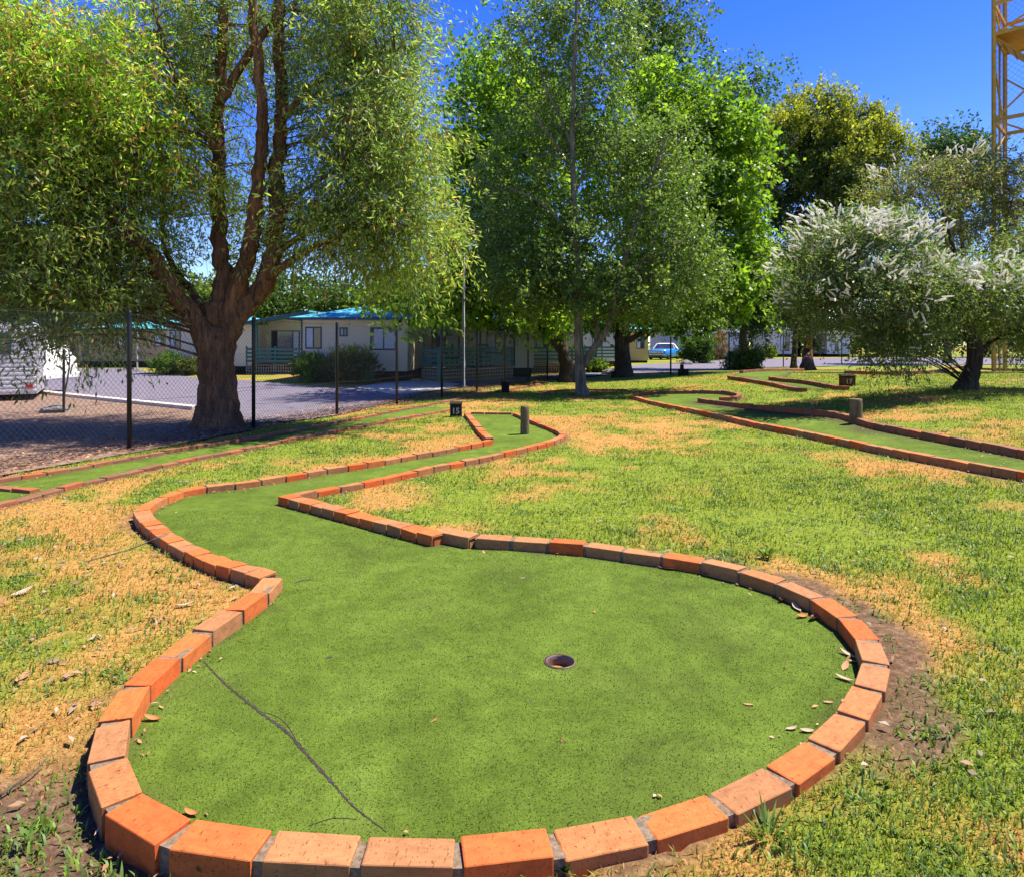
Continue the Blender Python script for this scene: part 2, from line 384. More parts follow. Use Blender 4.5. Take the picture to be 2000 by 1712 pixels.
FENCE = [Vector((-4.90 + .78 * n, 8.85 + 2.168 * n, 0)) for n in range(-2, 9)]
def poly_px(L): return [at(x, y) for x, y in L]
ROAD = poly_px([(-900,726),(0,722),(265,720),(300,730),(385,738),(480,743),(560,751),(640,757),(720,758),(790,752),(850,748),(940,744),(1010,739),(1080,733),(1190,722),
    (1240,713),(1330,709),(1430,703),(1700,699),(2600,699),(2600,710),(2000,712),(1700,714),(1500,718),(1430,722),(1310,727),(1200,731),(1080,741),(1000,747),(900,757),(830,767),
    (760,786),(655,812),(560,824),(470,829),(385,800),(125,773),(45,763),(-150,749),(-900,734)])
DIRT = poly_px([(-900,735),(-150,750.5),(45,764.5),(125,775),(385,802),(470,831)]) + [FENCE[3] + Vector((.1, .1, 0))] + [FENCE[2] + Vector((.25, -.1, 0)), FENCE[1] + Vector((.25, -.1, 0)), FENCE[0] + Vector((.25, 0, 0)), Vector((-9, 2, 0)), Vector((-30, 2, 0))]
DRIVE = poly_px([(692,757),(750,749),(828,742),(862,747),(900,751),(880,757),(830,766),(770,772)])

# ------------------------------------------------------------------ the ground sheet
def grow(a, b, s0, g):
    r = [a]; s = s0
    while r[-1] < b: r.append(r[-1] + s); s *= g
    return r
gx = np.array(sorted(set([-v for v in grow(5.0, 420, .09, 1.075)[1:]] + list(np.arange(-5.0, 5.001, .085)) + grow(5.0, 420, .09, 1.075)[1:])))
gy = np.array(sorted([-v for v in grow(.5, 60, .5, 1.4)] + list(np.arange(.6, 7.0, .085)) + grow(7.0, 700, .1, 1.045)))
GX, GY = np.meshgrid(gx, gy); X = GX.ravel(); Y = GY.ravel()
def masks(x, y):
    """greenness and bare-earth amount of the lawn"""
    n1 = fbm(x * 1.0 + 3, y * .75 + 9, 1, 4); n2 = fbm(x * 4.0, y * 3.2, 5, 3)
    g = .62 * n1 + .38 * n2
    n3 = fbm(x * 1.9 + 7, y * 1.4 + 2, 17, 3); g = .55 * g + .45 * n3
    bias = .008 + .04 * ss((x + .3) / 2.0) + .03 * ss((x - .9) / .8) * ss((2.9 - y) / .8) + .03 * ss((y - 7) / 6)
    g = ss((g + bias - .42) / .17)
    return g
G = masks(X, Y)
ld = np.full(X.shape, 9.); near = (np.abs(X) < 16) & (Y > 0) & (Y < 30)
dd = np.full(near.sum(), 9.)
for Ln in LINES: dd = np.minimum(dd, polydist(X[near], Y[near], Ln))
ld[near] = dd
dn = fbm(X * 3, Y * 3, 11, 3)
D = ss((.14 + .22 * (dn - .5) - ld) / .10) * .9
left = ss((-X - .45) / .4) * ss((2.5 - Y) / .5)                      # bare corner at lower left
D = np.maximum(D, left * ss((.42 - ld + .5 * (dn - .5)) / .2))
rim = ss((X - .9) / .4) * ss((3.0 - np.abs(Y - 3.4)) / 1) * ss((.32 - ld + .35 * (dn - .5)) / .1); D = np.maximum(D, rim * .95)
for c, r in (((1.9, 18.6), 1.0), ((1.9, 25), 1.2), ((4.6, 29), 1.2)):
    D = np.maximum(D, ss((r - np.hypot(X - c[0], Y - c[1]) + (dn - .5)) / .8) * .8)
def gz(x, y): return zs(x, y) - .006 + .018 * ss((20 - y) / 4) * ss((x + 7.9 - .36 * y) / .5) + .025 * ss((x + .3) / .6) * ss((3.4 - y) / .6) * ss((y - 1) / .3) - .02 * ss((-x - .4) / .3) * ss((2.6 - y) / .4)   # turf edge grown up against the bricks
Z = gz(X, Y) + .03 * (fbm(X * 1.3, Y * 1.3, 21, 3) - .5) * ss((ld - .05) / .5) * (Y < 60)
for P in LANES + [ROAD, DIRT, DRIVE]:
    b = inpoly(X, Y, P); Z[b] = zs(X[b], Y[b]) - .03
nx, ny = len(gx), len(gy)
I = np.arange(nx * ny).reshape(ny, nx)
Q = np.stack([I[:-1, :-1].ravel(), I[:-1, 1:].ravel(), I[1:, 1:].ravel(), I[1:, :-1].ravel()], 1)
colg = np.zeros((len(X), 3), np.float32); colg[:, 0] = G; colg[:, 1] = D
ground = link(bpy.data.objects.new('ground', np_mesh('ground', np.stack([X, Y, Z], 1), Q, M['ground'], colg, True)))
tag(ground, 'patchy green and straw coloured lawn', None, None, 'structure')

def sheet(name, P, mat, dz, label=None, step=None, holes=None, parent=None, col=None, kind='structure'):
    """a ground-hugging sheet with interior points"""
    P = [Vector((p[0], p[1])) for p in P]
    pts = list(P); edges = [(i, (i + 1) % len(P)) for i in range(len(P))]
    for Hh in holes or []:
        k = len(pts); pts += [Vector(h[:2]) for h in Hh]; edges += [(k + i, k + (i + 1) % len(Hh)) for i in range(len(Hh))]
    if step:
        xs = np.array([p.x for p in P]); ys = np.array([p.y for p in P])
        ax, ay = np.meshgrid(np.arange(xs.min(), xs.max(), step), np.arange(ys.min(), ys.max(), step)); ax = ax.ravel(); ay = ay.ravel()
        k = inpoly(ax, ay, P) & (polydist(ax, ay, P, True) > step * .4)
        for Hh in holes or []: k &= polydist(ax, ay, Hh, True) > step * .4
        for Hh in holes or []: k &= ~inpoly(ax, ay, Hh)
        pts += [Vector((float(a), float(b))) for a, b in zip(ax[k], ay[k])]
    vs, es, fs, *_ = geometry.delaunay_2d_cdt(pts, edges, [], 0, 1e-5)
    v = np.array([(p.x, p.y, 0) for p in vs]); f = np.array([t for t in fs if len(t) == 3], int)
    c = v[f].mean(1); keep = inpoly(c[:, 0], c[:, 1], P)
    for Hh in holes or []: keep &= ~inpoly(c[:, 0], c[:, 1], Hh)
    f = f[keep]; a, b, d = v[f[:, 0]], v[f[:, 1]], v[f[:, 2]]
    area = (b[:, 0] - a[:, 0]) * (d[:, 1] - a[:, 1]) - (b[:, 1] - a[:, 1]) * (d[:, 0] - a[:, 0])
    f[area < 0] = f[area < 0][:, ::-1]; f = f[np.abs(area) > 1e-9]
    v[:, 2] = zs(v[:, 0], v[:, 1]) + (dz(v[:, 0], v[:, 1]) if callable(dz) else dz)
    cc = col(v[:, 0], v[:, 1]) if col else None
    o = link(bpy.data.objects.new(name, np_mesh(name, v, f, mat, cc, True)), parent)
    if kind: tag(o, label, None, None, kind)
    return o
sheet('road', ROAD, M['asphalt'], .012, 'purple grey asphalt road through the park', 1.6)
sheet('dirt_verge', DIRT, M['dirt'], .010, 'reddish dirt verge with leaf litter beside the fence')
sheet('driveway', DRIVE, M['concrete'], .018, 'pale concrete driveway beside the cabin')
kb = MB(); KP = poly_px([(-150,750),(45,763.5),(125,774),(250,787),(385,801)])
for a, b in zip(KP[:-1], KP[1:]): kb.bar(a + Vector((0, 0, .0)), b + Vector((0, 0, .0)), .22, .16)
tag(kb.build('kerb', 'concrete'), 'pale concrete kerb along the road', None, None, 'structure')

# ------------------------------------------------------------------ brick edged golf lanes
def brick_mesh(k):
    bm = bmesh.new(); bmesh.ops.create_cube(bm, size=1)
    for v in bm.verts: v.co += Vector((random.uniform(-.015, .015), random.uniform(-.02, .02), random.uniform(-.03, .03) if v.co.z > 0 else 0))
    for v in random.sample([v for v in bm.verts if v.co.z > 0], random.choice((0, 1, 1, 2))): v.co = Vector((v.co.x * random.uniform(.95, .99), v.co.y * random.uniform(.92, .98), v.co.z * random.uniform(.88, .97)))
    bmesh.ops.bevel(bm, geom=bm.edges[:], offset=.02, segments=1, affect='EDGES')
    me = bpy.data.meshes.new('brick'); bm.to_mesh(me); bm.free(); me.materials.append(M[k]); return me
BRICKS = [brick_mesh('brick') for i in range(10)]; OLD = [brick_mesh('brick_old') for i in range(6)]
def lay(line, parent, L=.23, w=.112, gap=.012, top=BT, jit=1.0, start=0, lich=0.0, kit=None):
    """bricks end to end along a line, mortar between them"""
    pts = [Vector((p.x, p.y)) for p in line]; acc = [0]
    for a, b in zip(pts[:-1], pts[1:]): acc.append(acc[-1] + (b - a).length)
    tot = acc[-1]; n = max(1, round((tot - start) / (L + gap))); pitch = (tot - start) / n
    def ev(s):
        s = min(max(s, 0), tot)
        for i in range(len(acc) - 1):
            if s <= acc[i + 1] + 1e-9:
                t = (s - acc[i]) / max(acc[i + 1] - acc[i], 1e-9); return pts[i].lerp(pts[i + 1], t)
        return pts[-1]
    for i in range(n):
        a = ev(start + i * pitch + gap / 2); b = ev(start + (i + 1) * pitch - gap / 2); c = ev(start + (i + .5) * pitch); c = (a + b) * .25 + c * .5
        d = b - a; o = bpy.data.objects.new('brick', random.choice(kit or BRICKS)); link(o, parent)
        hgt = .12; z = float(zs(c.x, c.y)) + top - hgt / 2 + random.uniform(-.006, .005) * jit
        o.location = (c.x, c.y, z)
        o.rotation_euler = (random.uniform(-.015, .015) * jit, random.uniform(-.012, .012) * jit, math.atan2(d.y, d.x) + random.uniform(-.02, .02) * jit + (math.pi if random.random() < .5 else 0))
        o.scale = (d.length * random.uniform(.975, 1.005), w * random.uniform(.97, 1.03), hgt)
        o['lichen'] = float(lich if random.random() < .7 else 0) + (.35 if random.random() < .2 else 0)
    return pts
def mortar(lines, parent, w=.088, top=BT - .009):
    for line in lines:
        V = []; Fs = []; p = [Vector((q.x, q.y)) for q in line]; base = len(V)
        for i, q in enumerate(p):
            d = (p[min(i + 1, len(p) - 1)] - p[max(i - 1, 0)]).normalized(); nn = Vector((-d.y, d.x)) * w / 2
            for s, z in ((-1, -.05), (-1, top), (1, top), (1, -.05)):
                V.append((q.x + nn.x * s, q.y + nn.y * s, z + float(zs(q.x, q.y))))
        for i in range(len(p) - 1):
            for j in range(3): Fs.append((base + i * 4 + j, base + i * 4 + j + 1, base + i * 4 + 5 + j, base + i * 4 + 4 + j))
        me = bpy.data.meshes.new('mortar'); me.from_pydata(V, [], Fs); me.materials.append(M['mortar'])
        bm = bmesh.new(); bm.from_mesh(me); bmesh.ops.recalc_face_normals(bm, faces=bm.faces[:]); bm.to_mesh(me); bm.free()
        link(bpy.data.objects.new('mortar', me), parent)

def edge_dirt(P, extra=0):
    def f(x, y):
        d = polydist(x, y, P, True); n = fbm(x * 6, y * 6, 31, 3)
        v = ss((.13 + .16 * (n - .5) - d) / .14) * .7; n2 = fbm(x * 2.2 + 5, y * 2.2, 37, 3); v = np.maximum(v, .10 * ss((n2 - .60) / .12))
        c = np.zeros((len(x), 3)); c[:] = v[:, None]; return c
    return f
# the near lane with its cup
hole = at(1093, 1290, .012); HR = .062
ring = [(hole.x + HR * math.cos(a), hole.y + HR * math.sin(a)) for a in np.linspace(0, 2 * math.pi, 32, endpoint=False)]
def und(x, y): return .008 + .010 * fbm(x * .9, y * .9, 40, 2) * ss((polydist(x, y, turf_A, True)) / .3) * ss((np.hypot(x - hole.x, y - hole.y) - HR) / .3)
laneA = empty('mini_golf_lane', (0, 0, 0), 0, 'wide rounded golf green with a cup, edged with orange bricks, nearest the camera', 'golf lane', 'brick edged golf lanes')
sheet('turf', turf_A, M['turf'], und, step=.055, holes=[ring], parent=laneA, col=edge_dirt(turf_A), kind=None)
lay(W_['A_ROUND'], laneA, .226, .106, .022, lich=.25); lay(W_['A_JOG'], laneA, .22, .115, top=BT + .01)
lay(W_['A_STRAIGHT'], laneA, .150, .135, .010, lich=.2); lay(W_['A_RIGHT'], laneA, .232, .095, top=.068); lay(W_['A_TEE'], laneA, .23, .1, top=.05)
lay(W_['A_TURN'], laneA, .23, .11); lay(W_['A_LEFT'], laneA, .232, .095, .014, top=.068); lay(W_['A_NECK'], laneA, .125, .115, .008, lich=.2)
mortar([W_[k] for k in ('A_ROUND', 'A_STRAIGHT', 'A_TURN', 'A_NECK', 'A_JOG')], laneA); mortar([W_['A_RIGHT'], W_['A_LEFT']], laneA, .08, .058)
b = MB(); n = 32; z0 = float(zs(hole.x, hole.y)) + .008
prof = [(HR + .004, z0 + .001), (HR + .003, z0 + .005), (HR - .003, z0 + .005), (HR - .004, z0 - .02), (HR - .006, z0 - .11), (0.001, z0 - .112)]
vs = [(hole.x + r * math.cos(2 * math.pi * j / n), hole.y + r * math.sin(2 * math.pi * j / n), z) for r, z in prof for j in range(n)]
b.add(vs, [(i * n + j, i * n + (j + 1) % n, (i + 1) * n + (j + 1) % n, (i + 1) * n + j) for i in range(len(prof) - 1) for j in range(n)])
M['cup'] = mat_noise('dark_plastic_cup', (.10, .06, .05), (.24, .15, .13), 25, .35, .1, .003)
M['cup_rim'] = plain('pale_plastic_rim', (.13, .13, .15), .35)
cup = b.build('cup', 'cup', laneA, True)
b = MB(); prof = [(HR + .001, z0 + .002), (HR + .001, z0 + .005), (HR - .0025, z0 + .005), (HR - .0038, z0 - .006)]
b.add([(hole.x + r * math.cos(2 * math.pi * j / n), hole.y + r * math.sin(2 * math.pi * j / n), z) for r, z in prof for j in range(n)],
      [(i * n + j, i * n + (j + 1) % n, (i + 1) * n + (j + 1) % n, (i + 1) * n + j) for i in range(3) for j in range(n)])
b.build('rim', 'cup_rim', cup, True)
# torn seams in the turf: dark strips of exposed backing
def seam(px, wid, name='seam', seed=0):
    P = smoothline([at(x, y, .012) for x, y in px], 14); V = []; n = len(P)
    for i, p in enumerate(P):
        d = (P[min(i + 1, n - 1)] - P[max(i - 1, 0)]).normalized(); nn = Vector((-d.y, d.x, 0)); t = i / (n - 1)
        ww = wid * (.25 + .75 * math.sin(math.pi * min(1, t * 1.0 + .03)) ** .6) * random.uniform(.5, 1.2); p = p + nn * random.uniform(-.12, .12) * wid
        zz = float(und(np.array([p.x]), np.array([p.y]))[0]) + .0012
        V += [(p.x + nn.x * ww / 2, p.y + nn.y * ww / 2, zz), (p.x, p.y, zz + .0003), (p.x - nn.x * ww / 2, p.y - nn.y * ww / 2, zz)]
    Fq = [(i * 3 + j, i * 3 + j + 1, i * 3 + j + 4, i * 3 + j + 3) for i in range(n - 1) for j in range(2)]
    return link(bpy.data.objects.new(name, np_mesh(name, V, np.array(Fq), M['seam'])), laneA)
M['seam'] = mat_noise('torn_turf_backing', (.012, .011, .010), (.06, .045, .035), 90, .9, .6, .003)
seam([(398,1290),(430,1325),(470,1360),(510,1392),(560,1430),(600,1475),(640,1520),(690,1575),(755,1624)], .013)
seam([(515,1390),(540,1399),(560,1415),(582,1452)], .004); seam([(600,1613),(650,1598),(700,1600)], .004)
seam([(575,1137),(592,1133),(612,1131)], .02); seam([(636,1285),(650,1283)], .02); seam([(912,1282),(924,1282)], .012)

laneB = empty('mini_golf_lane', (0, 0, 0), 0, 'narrow strip of golf turf between brick edgings running along the wire fence', 'golf lane', 'brick edged golf lanes')
sheet('turf', turf_B, M['turf'], .008, step=.25, parent=laneB, col=edge_dirt(turf_B), kind=None)
for k in ('B_NEAR', 'B_FAR', 'B_END'): lay(W_[k], laneB, .235, .10, .01, jit=1.6, top=.045, kit=OLD)
mortar([W_['B_NEAR'], W_['B_FAR']], laneB, .085, .035)
laneC = empty('mini_golf_lane', (0, 0, 0), 0, 'long green golf lane with a looped far end and timber post, right of the lawn', 'golf lane', 'brick edged golf lanes')
def dirtC(x, y):
    c = edge_dirt(turf_C)(x, y); far = [(p.x, p.y) for p in W_['C_FAR']]
    d = polydist(x, y, far); n = fbm(x * 2.5, y * 2.5, 33, 3)
    v = ss((.42 + .5 * (n - .5) - d) / .3) * ss((y - 7.5) / 2.5) * .9
    return np.maximum(c, v[:, None])
sheet('turf', turf_C, M['turf'], .008, step=.2, parent=laneC, col=dirtC, kind=None)
for k in ('C_NEAR', 'C_LOOP', 'C_FAR'): lay(W_[k], laneC, .235, .10, .008, top=BT + .012, kit=BRICKS if k == 'C_NEAR' else OLD)
mortar([W_['C_NEAR'], W_['C_LOOP'], W_['C_FAR']], laneC, .085, top=BT + .002)
laneD = empty('mini_golf_lane', (0, 0, 0), 0, 'short distant golf lane beside the block numbered 17', 'golf lane', 'brick edged golf lanes')
sheet('turf', turf_D, M['turf'], .008, step=.4, parent=laneD, col=edge_dirt(turf_D), kind=None)
for k in ('D_NEAR', 'D_FAR', 'D_BACK'): lay(W_[k], laneD, .235, .12, .008, top=.095, kit=OLD)
mortar([W_['D_NEAR'], W_['D_FAR'], W_['D_BACK']], laneD, .105, .085)
e = empty('brick_edging', (0, 0, 0), 0, 'low winding brick edging behind the white flowering tree', 'edging'); lay(W_['E_LINE'], e, .235, .12, top=.10, kit=OLD)
e = empty('brick_edging', (0, 0, 0), 0, 'low brick edging at the foot of the slender grey tree', 'edging'); lay(W_['G_LINE'], e, .235, .12, top=.05, kit=OLD)

# ------------------------------------------------------------------ marker blocks and timber posts
M['numeral'] = plain('faded_white_paint', (.34, .34, .32), .7)
def numeral(txt, size, parent, loc, rz):
    cu = bpy.data.curves.new('numeral', 'FONT'); cu.body = txt; cu.size = size; cu.extrude = .003; cu.align_x = 'CENTER'; cu.align_y = 'CENTER'; cu.offset = .004
    t = bpy.data.objects.new('t', cu); link(t); bpy.context.view_layer.update()
    me = bpy.data.meshes.new_from_object(t.evaluated_get(bpy.context.evaluated_depsgraph_get())); bpy.data.objects.remove(t)
    me.materials.clear(); me.materials.append(M['numeral']); o = link(bpy.data.objects.new('numeral', me), parent)
    o.location = loc; o.rotation_euler = (math.radians(90), 0, rz); return o
def block(px, py, w, h, d, txt, mat, label, rz=0, sloped=True):
    p = at(px, py); e = empty('tee_marker', p, rz, label, 'tee marker')
    b = MB(); hb = h * (1.0 if not sloped else 1.12)
    b.add([(-w/2, 0, -.03), (w/2, 0, -.03), (w/2, d, -.03), (-w/2, d, -.03), (-w/2, 0, h), (w/2, 0, h), (w/2, d, hb), (-w/2, d, hb)],
          [(3, 2, 1, 0), (4, 5, 6, 7), (0, 1, 5, 4), (1, 2, 6, 5), (2, 3, 7, 6), (3, 0, 4, 7)])
    b.build('body', mat, e, False, .008)
    b = MB(); b.add([(-w/2-.012, -.012, h+.002), (w/2+.012, -.012, h+.002), (w/2+.012, d+.012, hb+.004), (-w/2-.012, d+.012, hb+.004), (-w/2-.012, -.012, h+.022), (w/2+.012, -.012, h+.022), (w/2+.012, d+.012, hb+.024), (-w/2-.012, d+.012, hb+.024)],
          [(3, 2, 1, 0), (4, 5, 6, 7), (0, 1, 5, 4), (1, 2, 6, 5), (2, 3, 7, 6), (3, 0, 4, 7)])
    b.build('cap', 'timber_dark', e, False, .004)
    if txt: numeral(txt, h * .62, e, (0, -.004, h * .52), 0)
    return e
block(890, 816, .21, .235, .16, '15', 'timber_dark', 'dark timber block numbered 15 beside the tee of the near lane')
block(1658, 756, .285, .225, .22, '17', 'timber_red', 'brown timber block numbered 17 on the right hand lawn', -.15)
block(987, 767, .22, .26, .2, None, 'timber_dark', 'small dark unnumbered timber block in the shade by the fence')
e = empty('tee_marker', at(1336, 733), 0, 'stepped black timber block silhouetted in front of the far road', 'tee marker')
MB().box(-.17, .17, 0, .2, -.03, .22).build('body', 'timber_dark', e, False, .01); MB().box(-.11, .0, .02, .16, .223, .38).build('peg', 'timber_dark', e, False, .008)
def golf_post(px, py, r, h, label, lean=(0, 0)):
    p = at(px, py); b = MB(); k = 9
    pts = [(lean[0] * t, lean[1] * t, -.05 + (h + .05) * t) for t in np.linspace(0, 1, k)]
    b.tube(pts[:-1] + [(lean[0], lean[1], h - .012), (lean[0], lean[1], h)], [r * random.uniform(.97, 1.04) for _ in range(k - 1)] + [r, r * .88], 16, True, .02)
    o = b.build('timber_post', 'timber', None, True); o.location = p; tag(o, label, 'post', 'short round posts in the golf lanes'); return o
golf_post(1025, 849, .065, .43, 'short round weathered timber post standing in the near golf lane', (.0, .0))
golf_post(1672, 827, .088, .36, 'short round timber post in the shade on the right hand golf lane', (.0, .01))

# ------------------------------------------------------------------ wire fence
def zigzag(L, H, pitch=.034, r=.0020):
    """woven diamond wire, one flat zigzag wire per column"""
    nc = int(L / pitch); nr = int(H / pitch); V = []; Fc = []
    base = 0; Vl = []; Fl = []
    for c in range(nc):
        x0 = c * pitch
        zz = np.arange(nr + 1) * (H / nr); xx = x0 + np.where(((np.arange(nr + 1) + c) % 2) == 0, 0, pitch)
        if True:
            k = len(zz); ring = np.array([(r, 0), (-r * .5, r * .87), (-r * .5, -r * .87)])
            v = np.zeros((k, 3, 3)); v[:, :, 0] = xx[:, None] + ring[None, :, 0]; v[:, :, 1] = ring[None, :, 1]; v[:, :, 2] = zz[:, None]
            Vl.append(v.reshape(-1, 3)); i = np.arange(k - 1)[:, None] * 3; j = np.arange(3)[None, :]; jn = (j + 1) % 3
            f = np.stack([i + j, i + jn, i + 3 + jn, i + 3 + j], 2).reshape(-1, 4) + base; Fl.append(f); base += k * 3
    return np.concatenate(Vl), np.concatenate(Fl)
FH = 1.76
fence = empty('wire_fence', FENCE[2], 0, 'black chain link fence with steel posts along the road', 'fence')
def fpart(o, p):
    o.parent = fence; o.location = Vector(p) - FENCE[2]; return o
pm = None
bay = (FENCE[1] - FENCE[0]).length; fang = math.atan2(2.168, .78)
zv, zf = zigzag(bay, FH - .06); panel_me = np_mesh('mesh_panel', zv, zf, M['wire'])
for i, p in enumerate(FENCE):
    if pm is None:
        b = MB(); b.tube([(0, 0, -.05), (0, 0, FH), (0, 0, FH + .015)], [.029, .029, .02], 10); o = b.build('post', 'black_steel', fence, True); pm = o.data
    else: o = link(bpy.data.objects.new('post', pm), fence)
    fpart(o, p)
    if i < len(FENCE) - 1:
        q = link(bpy.data.objects.new('mesh_panel', panel_me), fence); fpart(q, p + Vector((0, 0, .04))); q.rotation_euler[2] = fang
        for h, rr in ((.06, .002), (.62, .0022), (1.2, .002), (FH - .03, .0025)):
            b = MB(); sag = random.uniform(.004, .03)
            d = FENCE[1] - FENCE[0]
            b.tube([Vector((0, 0, h)), d * .5 + Vector((0, 0, h - sag)), d + Vector((0, 0, h))], rr, 4); w = b.build('wire', 'wire', fence); fpart(w, p + Vector((.0, -.008, 0)))
F2 = [FENCE[-1], at(1202, 731), at(1310, 731), at(1424, 723), at(1530, 717), at(1644, 712), at(1790, 708), at(1950, 706)]
f2 = empty('wire_fence', F2[1], 0, 'thin black posts and wire fence in front of the far road', 'fence')
for i, p in enumerate(F2[1:]):
    o = link(bpy.data.objects.new('post', pm), f2); o.location = p - F2[1]; o.scale = (1.1, 1.1, 1.05)
for i in range(len(F2) - 1):
    b = MB()
    for h in (.5, 1.1, 1.74): b.tube([F2[i] - F2[1] + Vector((0, 0, h)), F2[i + 1] - F2[1] + Vector((0, 0, h))], .003, 4)
    b.build('wire', 'wire', f2)

# ------------------------------------------------------------------ poles, stone, stakes
def pole(px, py, top, r, label):
    p = at(px, py); e = empty('lamp_post', p, 0, label, 'lamp post')
    b = MB(); b.tube([(0, 0, 0), (0, 0, .05), (0, 0, .052), (0, 0, top)], [r * 2.2, r * 2.2, r, r * .9], 12); b.build('pole', 'galv', e, True)
    b = MB(); b.tube([(0, 0, top), (0, -.05, top + .12), (0, -.5, top + .2)], r * .6, 8); b.build('arm', 'galv', e, True)
    b = MB(); b.box(-.09, .09, -.85, -.45, top + .15, top + .25); b.build('lantern', 'white_metal', e, False, .02)
pole(906, 757, 4.2, .045, 'grey steel lamp post standing beside the cabin deck')
pole(268, 726, 5.2, .045, 'slim galvanised lamp post across the road at left')
b = MB()
bm = bmesh.new(); bmesh.ops.create_icosphere(bm, subdivisions=3, radius=1)
for v in bm.verts: v.co *= 1 + .25 * (math.sin(v.co.x * 3 + 1) * math.cos(v.co.y * 4) + .4 * math.sin(v.co.z * 9 + v.co.x * 5)) * .6
me = bpy.data.meshes.new('rock'); bm.to_mesh(me); bm.free(); me.materials.append(M['stone'])
for (px, py, s, lb) in ((107, 806, .2, 'dark grey rock at the foot of the staked sapling'), (1340, 712, .38, 'low grey boulder under the clipped hedge'), (1190, 731, .28, 'small grey rock beside the dark tree trunk')):
    o = link(bpy.data.objects.new('rock', me)); o.location = at(px, py) + Vector((0, 0, s * .2)); o.scale = (s * 1.3, s, s * .55); o.rotation_euler[2] = px; tag(o, lb, 'rock')

# ------------------------------------------------------------------ cabins
def wall_box(name, x0, x1, y0, y1, z0, z1, mat, par): return MB().box(x0, x1, y0, y1, z0, z1).build(name, mat, par)
def window(par, x0, x1, z0, z1, y, curtain=None, mull=.5, name='window', fr='teal_dark', t=.05):
    e = MB().box(x0, x1, y - .012, y + .05, z0, z0 + t).box(x0, x1, y - .012, y + .05, z1 - t, z1).box(x0, x0 + t, y - .012, y + .05, z0 + t, z1 - t).box(x1 - t, x1, y - .012, y + .05, z0 + t, z1 - t)
    if mull: xm = x0 + (x1 - x0) * mull; e.box(xm - t / 2, xm + t / 2, y - .010, y + .05, z0 + t, z1 - t)
    e = e.build(name, fr, par)
    MB().box(x0 + t, x1 - t, y - .006, y - .003, z0 + t, z1 - t).build('pane', 'glass', e)
    if curtain:
        ca, cb = curtain; b = MB(); xs = np.linspace(x0 + t + (x1 - x0 - 2 * t) * ca, x0 + t + (x1 - x0 - 2 * t) * cb, 9); n = len(xs)
        zz = (z0 + t + .01, z1 - t - .01)
        b.add([(x, y - .008 - .0015 * (k % 2), z) for z in zz for k, x in enumerate(xs)], [(k, k + 1, n + k + 1, n + k) for k in range(n - 1)])
        b.build('curtain', 'curtain', e)
    return e
def hip_roof(par, x0, x1, y0, y1, z, rise, oh=.35, mat='roof'):
    x0 -= oh; x1 += oh; y0 -= oh; y1 += oh; w, d = x1 - x0, y1 - y0
    if w > d: r = d / 2; a, b_ = (x0 + r, (y0 + y1) / 2, z + rise), (x1 - r, (y0 + y1) / 2, z + rise)
    else: r = w / 2; a, b_ = ((x0 + x1) / 2, y0 + r, z + rise), ((x0 + x1) / 2, y1 - r, z + rise)
    c = [(x0, y0, z), (x1, y0, z), (x1, y1, z), (x0, y1, z)]; v = c + [a, b_]
    f = [(0, 1, 5, 4), (1, 2, 5), (2, 3, 4, 5), (3, 0, 4)] if w > d else [(0, 1, 4), (1, 2, 5, 4), (2, 3, 5), (3, 0, 4, 5)]
    rf = MB().add(v, f + [(3, 2, 1, 0)]).build('roof', mat, par)
    g = MB()
    for i in range(4): g.bar(Vector(c[i]) - Vector((0, 0, .045)), Vector(c[(i + 1) % 4]) - Vector((0, 0, .045)), .07, .085)
    g.build('gutter', 'teal_dark', rf); return rf
def railing(par, a, b, z0, z1, n=4, mat='teal', posts=2, bw=.10):
    a, b = Vector(a), Vector(b)
    for i in range(n):
        z = z0 + (z1 - z0) * (i + .5) / n
        MB().bar(a + Vector((0, 0, z)), b + Vector((0, 0, z)), .03, bw).build('rail_board', mat, par)
    for k in range(posts):
        p = a.lerp(b, k / (posts - 1)); q = (b - a).normalized().cross(Vector((0, 0, 1))) * -.05
        MB().bar(p + q + Vector((0, 0, z0 - .4)), p + q + Vector((0, 0, z1 + .05)), .08).build('rail_post', mat, par)
def lattice(par, a, b, z0, z1, mat='tan_skirt', step=.11, w=.035):
    a, b = Vector(a), Vector(b); L = (b - a).length; d = (b - a) / L; m = MB()
    for i in range(int(L / step) + 1):
        p = a + d * i * step; m.bar(p + Vector((0, 0, z0)), p + Vector((0, 0, z1)), w, .012, d.cross(Vector((0, 0, 1))))
    nn = d.cross(Vector((0, 0, 1))) * .014
    k = max(2, int((z1 - z0) / step))
    for i in range(k + 1):
        z = z0 + (z1 - z0) * i / k; m.bar(a + nn + Vector((0, 0, z)), b + nn + Vector((0, 0, z)), .012, w)
    return tag(m.build('lattice_skirt', mat, par), None, None, None, 'stuff')

